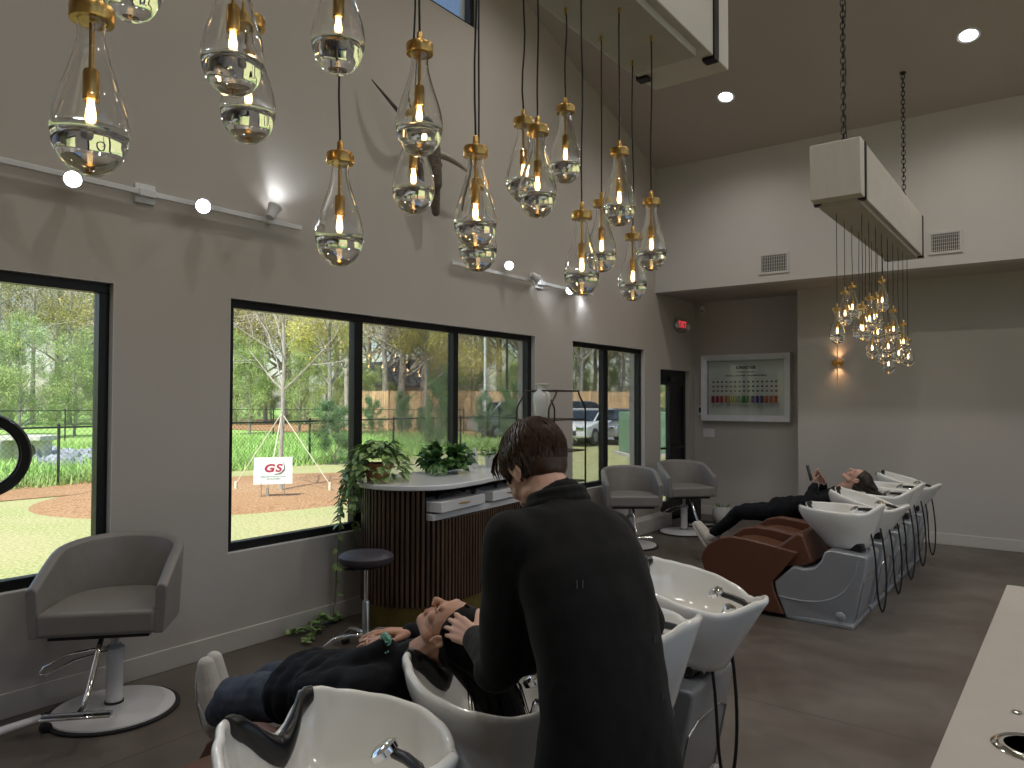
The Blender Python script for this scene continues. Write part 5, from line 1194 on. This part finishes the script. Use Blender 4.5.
# young staked tree
p = at(282, 14.2)
t = tree('young', (p.x, p.y, GZ), (.95, .95, 1.05), .4, 'young bare tree tied with guy straps beside the white sign', name='young_tree')
for (a, r_) in ((2.6, 1.0), (4.4, .95), (5.9, 1.0)):
    mb = MB(); mb.tube([(0, 0, 1.45), (r_*math.cos(a+.6), r_*math.sin(a+.6), .14)], .010, 5); s_ = mb.build('guy_strap', 'stake', t); mb = MB(); mb.box((r_*math.cos(a+.6), r_*math.sin(a+.6), .09), (.045, .045, .18)); mb.build('ground_stake', 'stake', s_)
# sign
p = at(274, 13.2); t = thing('yard_sign', 'white yard sign with crimson and grey letters GS in front of the young tree', 'sign', (p.x, p.y, GZ), math.atan2(p.y, p.x)-PI/2+PI)
zc = .46; sy = -1
mb = MB(); mb.box((0, 0, zc+.05), (.66, .012, .48)); mb.build('sign_panel', 'sign', t)
for s in (-1, 1): mb = MB(); mb.cyl((s*.2, 0, 0), (s*.2, 0, zc-.15), .008, n=6); mb.build('wire_leg', 'steel', t)
def onsign(txt, size, x, z, m, bold, sh, sx=1):
    v, f = text_mb(txt, size, .001, bold, sh); mb = MB(); mb.add([(-(x+q[0]*sx), .008+q[2], z+q[1]) for q in v], f); mb.build('lettering', m, t, smooth=False)
onsign('G', .19, -.075, zc+.09, 'signr', .008, .2, 1.25); onsign('S', .19, .085, zc+.09, 'signr', .006, .2, 1.2)
mb = MB(); mb.tube([(-(.02), .01, zc-.015), (-.12, .01, zc+.0), (-.19, .01, zc+.07), (-.19, .01, zc+.13), (-.17, .01, zc+.2)], [.004, .008, .01, .007, .003], 6); mb.build('swoosh', 'signg', t)
for row, (z, w_) in enumerate(((zc-.055, .42), (zc-.095, .22))):
    mb = MB(); x = -w_/2
    while x < w_/2: L = rg.uniform(.012, .03); mb.box((-(x+L/2), .008, z), (L, .003, .022 if rg.random() < .5 else .014)); x += L+.007
    mb.build('small_print', 'signt', t, smooth=False)
# rocks and culvert
p = at(34, 21); t = thing('culvert_headwall', 'pale concrete drainage headwall beyond the wire fence', 'headwall', (p.x, p.y, GZ), .5); mb = MB(); mb.box2((-.5, -.15, 0), (.5, .15, .75)); mb.box2((-.65, -.5, .62), (.65, .25, .76)); mb.box2((-.65, -.6, 0), (-.5, .15, .62)); mb.build('wall', 'concr', t, bevel=.02); mb = MB(); mb.cyl((0, -.17, .3), (0, -.12, .3), .22, n=20); mb.build('pipe_mouth', 'ink', t)
rk = []
for i in range(44):
    p = at(rg.uniform(38, 92), 21+rg.uniform(-1.5, 2.0)); s = rg.uniform(.14, .30)
    if i == 0:
        mb = MB(); mb.ball((0, 0, 0), (1, .8, .6), None, 10); mb.v = [tuple(Vector(q)*(1+.18*math.sin(i_*7.3))) for i_, q in enumerate(mb.v)]; o = mb.build('rock', 'rock', angle=20); r0 = o
    else: o = r0.copy(); C.objects.link(o)
    o.location = (p.x, p.y, GZ+s*.3); o.scale = (s, s, s); o.rotation_euler = (rg.uniform(0, 6), rg.uniform(0, 6), rg.uniform(0, 6)); tag(o, 'blue grey riprap stone in the pile by the drainage headwall', 'rock', 'riprap stones')
# cedar fence
t = thing('cedar_fence', 'long tan cedar board fence beyond the field and car park', 'fence', (0, 0, GZ))
A = at(350, 46); Bq = at(470, 43); Cq = at(700, 47); 
for (a, b_) in ((A, Bq), (Bq, Cq)):
    L = (b_-a).length; n = int(L/2.4); u = (b_-a)/L; R_ = Matrix.Rotation(math.atan2(u.y, u.x), 3, 'Z')
    for i in range(n+1):
        p = a+u*(L*i/n); mb = MB(); mb.box((p.x, p.y, 1.2), (.12, .12, 2.4), R_)
        mb.build('post', 'fencew', t, smooth=False)
    mb = MB(); k = 0
    while k < L: p = a+u*k; mb.box((p.x-u.y*.05, p.y+u.x*.05, 1.2), (.135, .02, 2.3+.03*math.sin(k*9)), R_); k += .145
    mb.build('boards', 'fencew', t, smooth=False)
# house
p = at(405, 58); t = thing('house', 'white sided house with slate grey roof behind the cedar fence', 'house', (p.x, p.y, GZ), math.radians(YAW))
mb = MB(); mb.box2((-5.2, 0, 0), (5.2, 7, 2.9)); mb.build('walls', 'siding', t, smooth=False)
mb = MB(); mb.prism([(-5.6, 2.85), (5.6, 2.85), (3.6, 5.3), (-4.2, 4.6)], -.5, 7.5, 'xz'); mb.build('roof', 'roof', t, smooth=False)
mb = MB(); mb.prism([(-2.2, 2.9), (1.4, 2.9), (-.4, 5.2)], -1.2, 2, 'xz'); mb.build('gable_roof', 'roof', t, smooth=False)
for x in (-3.6, 0, 3.4):
    mb = MB(); mb.box2((x-.5, -.05, 1.2), (x+.5, 0, 2.4)); wq = mb.build('window', 'sign', t, smooth=False); mb = MB(); mb.box2((x-.42, -.07, 1.28), (x+.42, -.04, 2.32)); mb.build('pane', 'carglass', wq, smooth=False)
mb = MB(); mb.box2((-1.6, -.05, 0), (-.9, 0, 2.1)); mb.build('door', 'siding', t, smooth=False)
# poles
for (pxx, dist, r_, h_, m_, nm, lab) in ((507, 29, .055, 9, 'mesh', 'lamp_post', 'thin dark lamp post seen in the right pane of the wide window'), (485, 33, .06, 9, 'carw', 'flag_pole', 'slim white pole left of the dark lamp post')):
    p = at(pxx, dist); t = thing(nm, lab, 'pole', (p.x, p.y, GZ)); mb = MB(); mb.tube([(0, 0, 0), (0, 0, h_)], [r_, r_*.7], 10); mb.build('shaft', m_, t); mb = MB(); mb.lathe([(0, 0), (r_*3, 0), (r_*2.4, .12), (0, .14)], n=12); mb.build('base', m_, t)
# transformer
pa = at(623, 24.2); pb_ = at(679, 24.2); c = (pa+pb_)/2; t = thing('transformer_box', 'large pale green utility transformer box on the lawn beyond the door', 'utility box', (c.x, c.y, GZ), math.radians(YAW)+.15)
mb = MB(); mb.box2((-.92, -.6, .1), (.92, .6, 1.42)); mb.build('cabinet', 'transf', t, bevel=.03); mb = MB(); mb.box2((-1.05, -.75, 0), (1.05, .75, .1)); mb.build('concrete_pad', 'concr', t)
mb = MB(); mb.box((.55, -.605, .62), (.22, .01, .18)); mb.build('warning_plate', 'signg', t, smooth=False)
mb = MB(); mb.box((0, -.605, .8), (.02, .012, 1.2)); mb.build('door_seam', 'transf', t, smooth=False)
# cars
def car(lab, pxx, dist, rz, paint, suv=0):
    p = at(pxx, dist); t = thing('car', lab, 'car', (p.x, p.y, GZ+.03), rz)
    h1 = .95+.15*suv; h2 = 1.42+.3*suv; L = 2.25+.15*suv
    low = [(-L, .35), (-L, .75), (-L+.1, h1-.08), (-1.5, h1), (1.0, h1), (L-.15, h1-.18), (L, .7), (L-.02, .32)]
    mb = MB(); mb.prism(low, -.88, .88, 'xz'); mb.build('body', paint, t, bevel=.08, seg=3)
    cab = [(-1.75+.1*suv, h1-.02), (-1.25 if not suv else -1.65, h2-.05), (-.9, h2), (.2, h2), (.45, h2-.04), (1.15, h1-.02)]
    mb = MB(); mb.prism(cab, -.72, .72, 'xz'); mb.build('cabin', 'carglass', t, bevel=.05, seg=3)
    mb = MB(); mb.prism([(-1.25 if not suv else -1.6, h2-.06), (-.9, h2+.015), (.2, h2+.015), (.5, h2-.06)], -.73, .73, 'xz')
    for s in (-1, 1):
        for (a, b_) in (((1.15, h1-.03), (.45, h2-.04)), ((-.25, h1), (-.25, h2)), ((-1.7, h1), (-1.22, h2-.04))): mb.tube([(a[0], s*.73, a[1]), (b_[0], s*.725, b_[1])], .035, 6)
    mb.build('roof', paint, t, bevel=.02)
    for x in (-1.4, 1.4):
        for s in (-1, 1):
            mb = MB(); mb.lathe([(.0, -.1), (.33, -.1), (.345, -.06), (.345, .06), (.33, .1), (0, .1)], (x, s*.82, .345), 24, Matrix.Rotation(PI/2, 3, 'X')); wq = mb.build('wheel', 'rubber', t); mb = MB(); mb.lathe([(0, -.115), (.2, -.11), (.2, .11), (0, .115)], (x, s*.82, .345), 16, Matrix.Rotation(PI/2, 3, 'X')); mb.build('hubcap', 'steel', wq)
    for s in (-1, 1):
        mb = MB(); mb.box((L-.03, s*.62, .68), (.12, .36, .15)); mb.build('headlight', 'chrome', t, bevel=.03); mb = MB(); mb.box((.95, s*.95, h1+.02), (.12, .16, .12)); mb.build('wing_mirror', paint, t, bevel=.03)
    mb = MB(); mb.box((L-.0, 0, .5), (.04, .9, .18)); mb.build('grille', 'ink', t)
ya = math.radians(YAW)
car('white car parked facing the lawn in the narrow window', 588, 30.5, ya-PI/2-.5, 'carw')
car('grey car parked beside the white one, near the green transformer box', 622, 31.5, ya-PI/2-.6, 'carg')
car('navy blue sport utility car parked behind the white car', 583, 37, ya+.1, 'carb', 1)
car('dark parked car seen past the lamp post through the wide window', 522, 34, ya+.3, 'carg', 1)
car('navy car behind the transformer box, seen through the glass door', 668, 37, ya+.1, 'carb', 0)
# sun & world
SC.view_settings.view_transform = 'Standard'; SC.view_settings.look = 'None'; SC.view_settings.exposure = .65; SC.view_settings.gamma = 1; SC.view_settings.use_curve_mapping = False
w = bpy.data.worlds.new('sky'); SC.world = w; w.use_nodes = True; nt = w.node_tree
sk = nt.nodes.new('ShaderNodeTexSky'); sk.sky_type = 'NISHITA'; sk.sun_disc = False; sk.sun_elevation = math.radians(52); sk.sun_rotation = math.radians(200); sk.air_density = 1.0; sk.dust_density = 1.2; sk.ozone_density = 1
nt.links.new(sk.outputs[0], nt.nodes['Background'].inputs[0]); nt.nodes['Background'].inputs[1].default_value = .17
l = bpy.data.lights.new('sun', 'SUN'); l.energy = 4.2; l.angle = .01; l.color = (1, .95, .86); so = bpy.data.objects.new('sun', l); C.objects.link(so)
so.rotation_euler = V(-.22, .60, -1).to_track_quat('-Z', 'Y').to_euler()
SC.cycles.max_bounces = 12; SC.cycles.transmission_bounces = 10; SC.cycles.transparent_max_bounces = 16; SC.cycles.diffuse_bounces = 4; SC.cycles.glossy_bounces = 5
SC.cycles.caustics_reflective = False; SC.cycles.caustics_refractive = False; SC.cycles.sample_clamp_indirect = 4; SC.cycles.use_denoising = True
try: SC.cycles.denoiser = 'OPENIMAGEDENOISE'
except Exception: pass
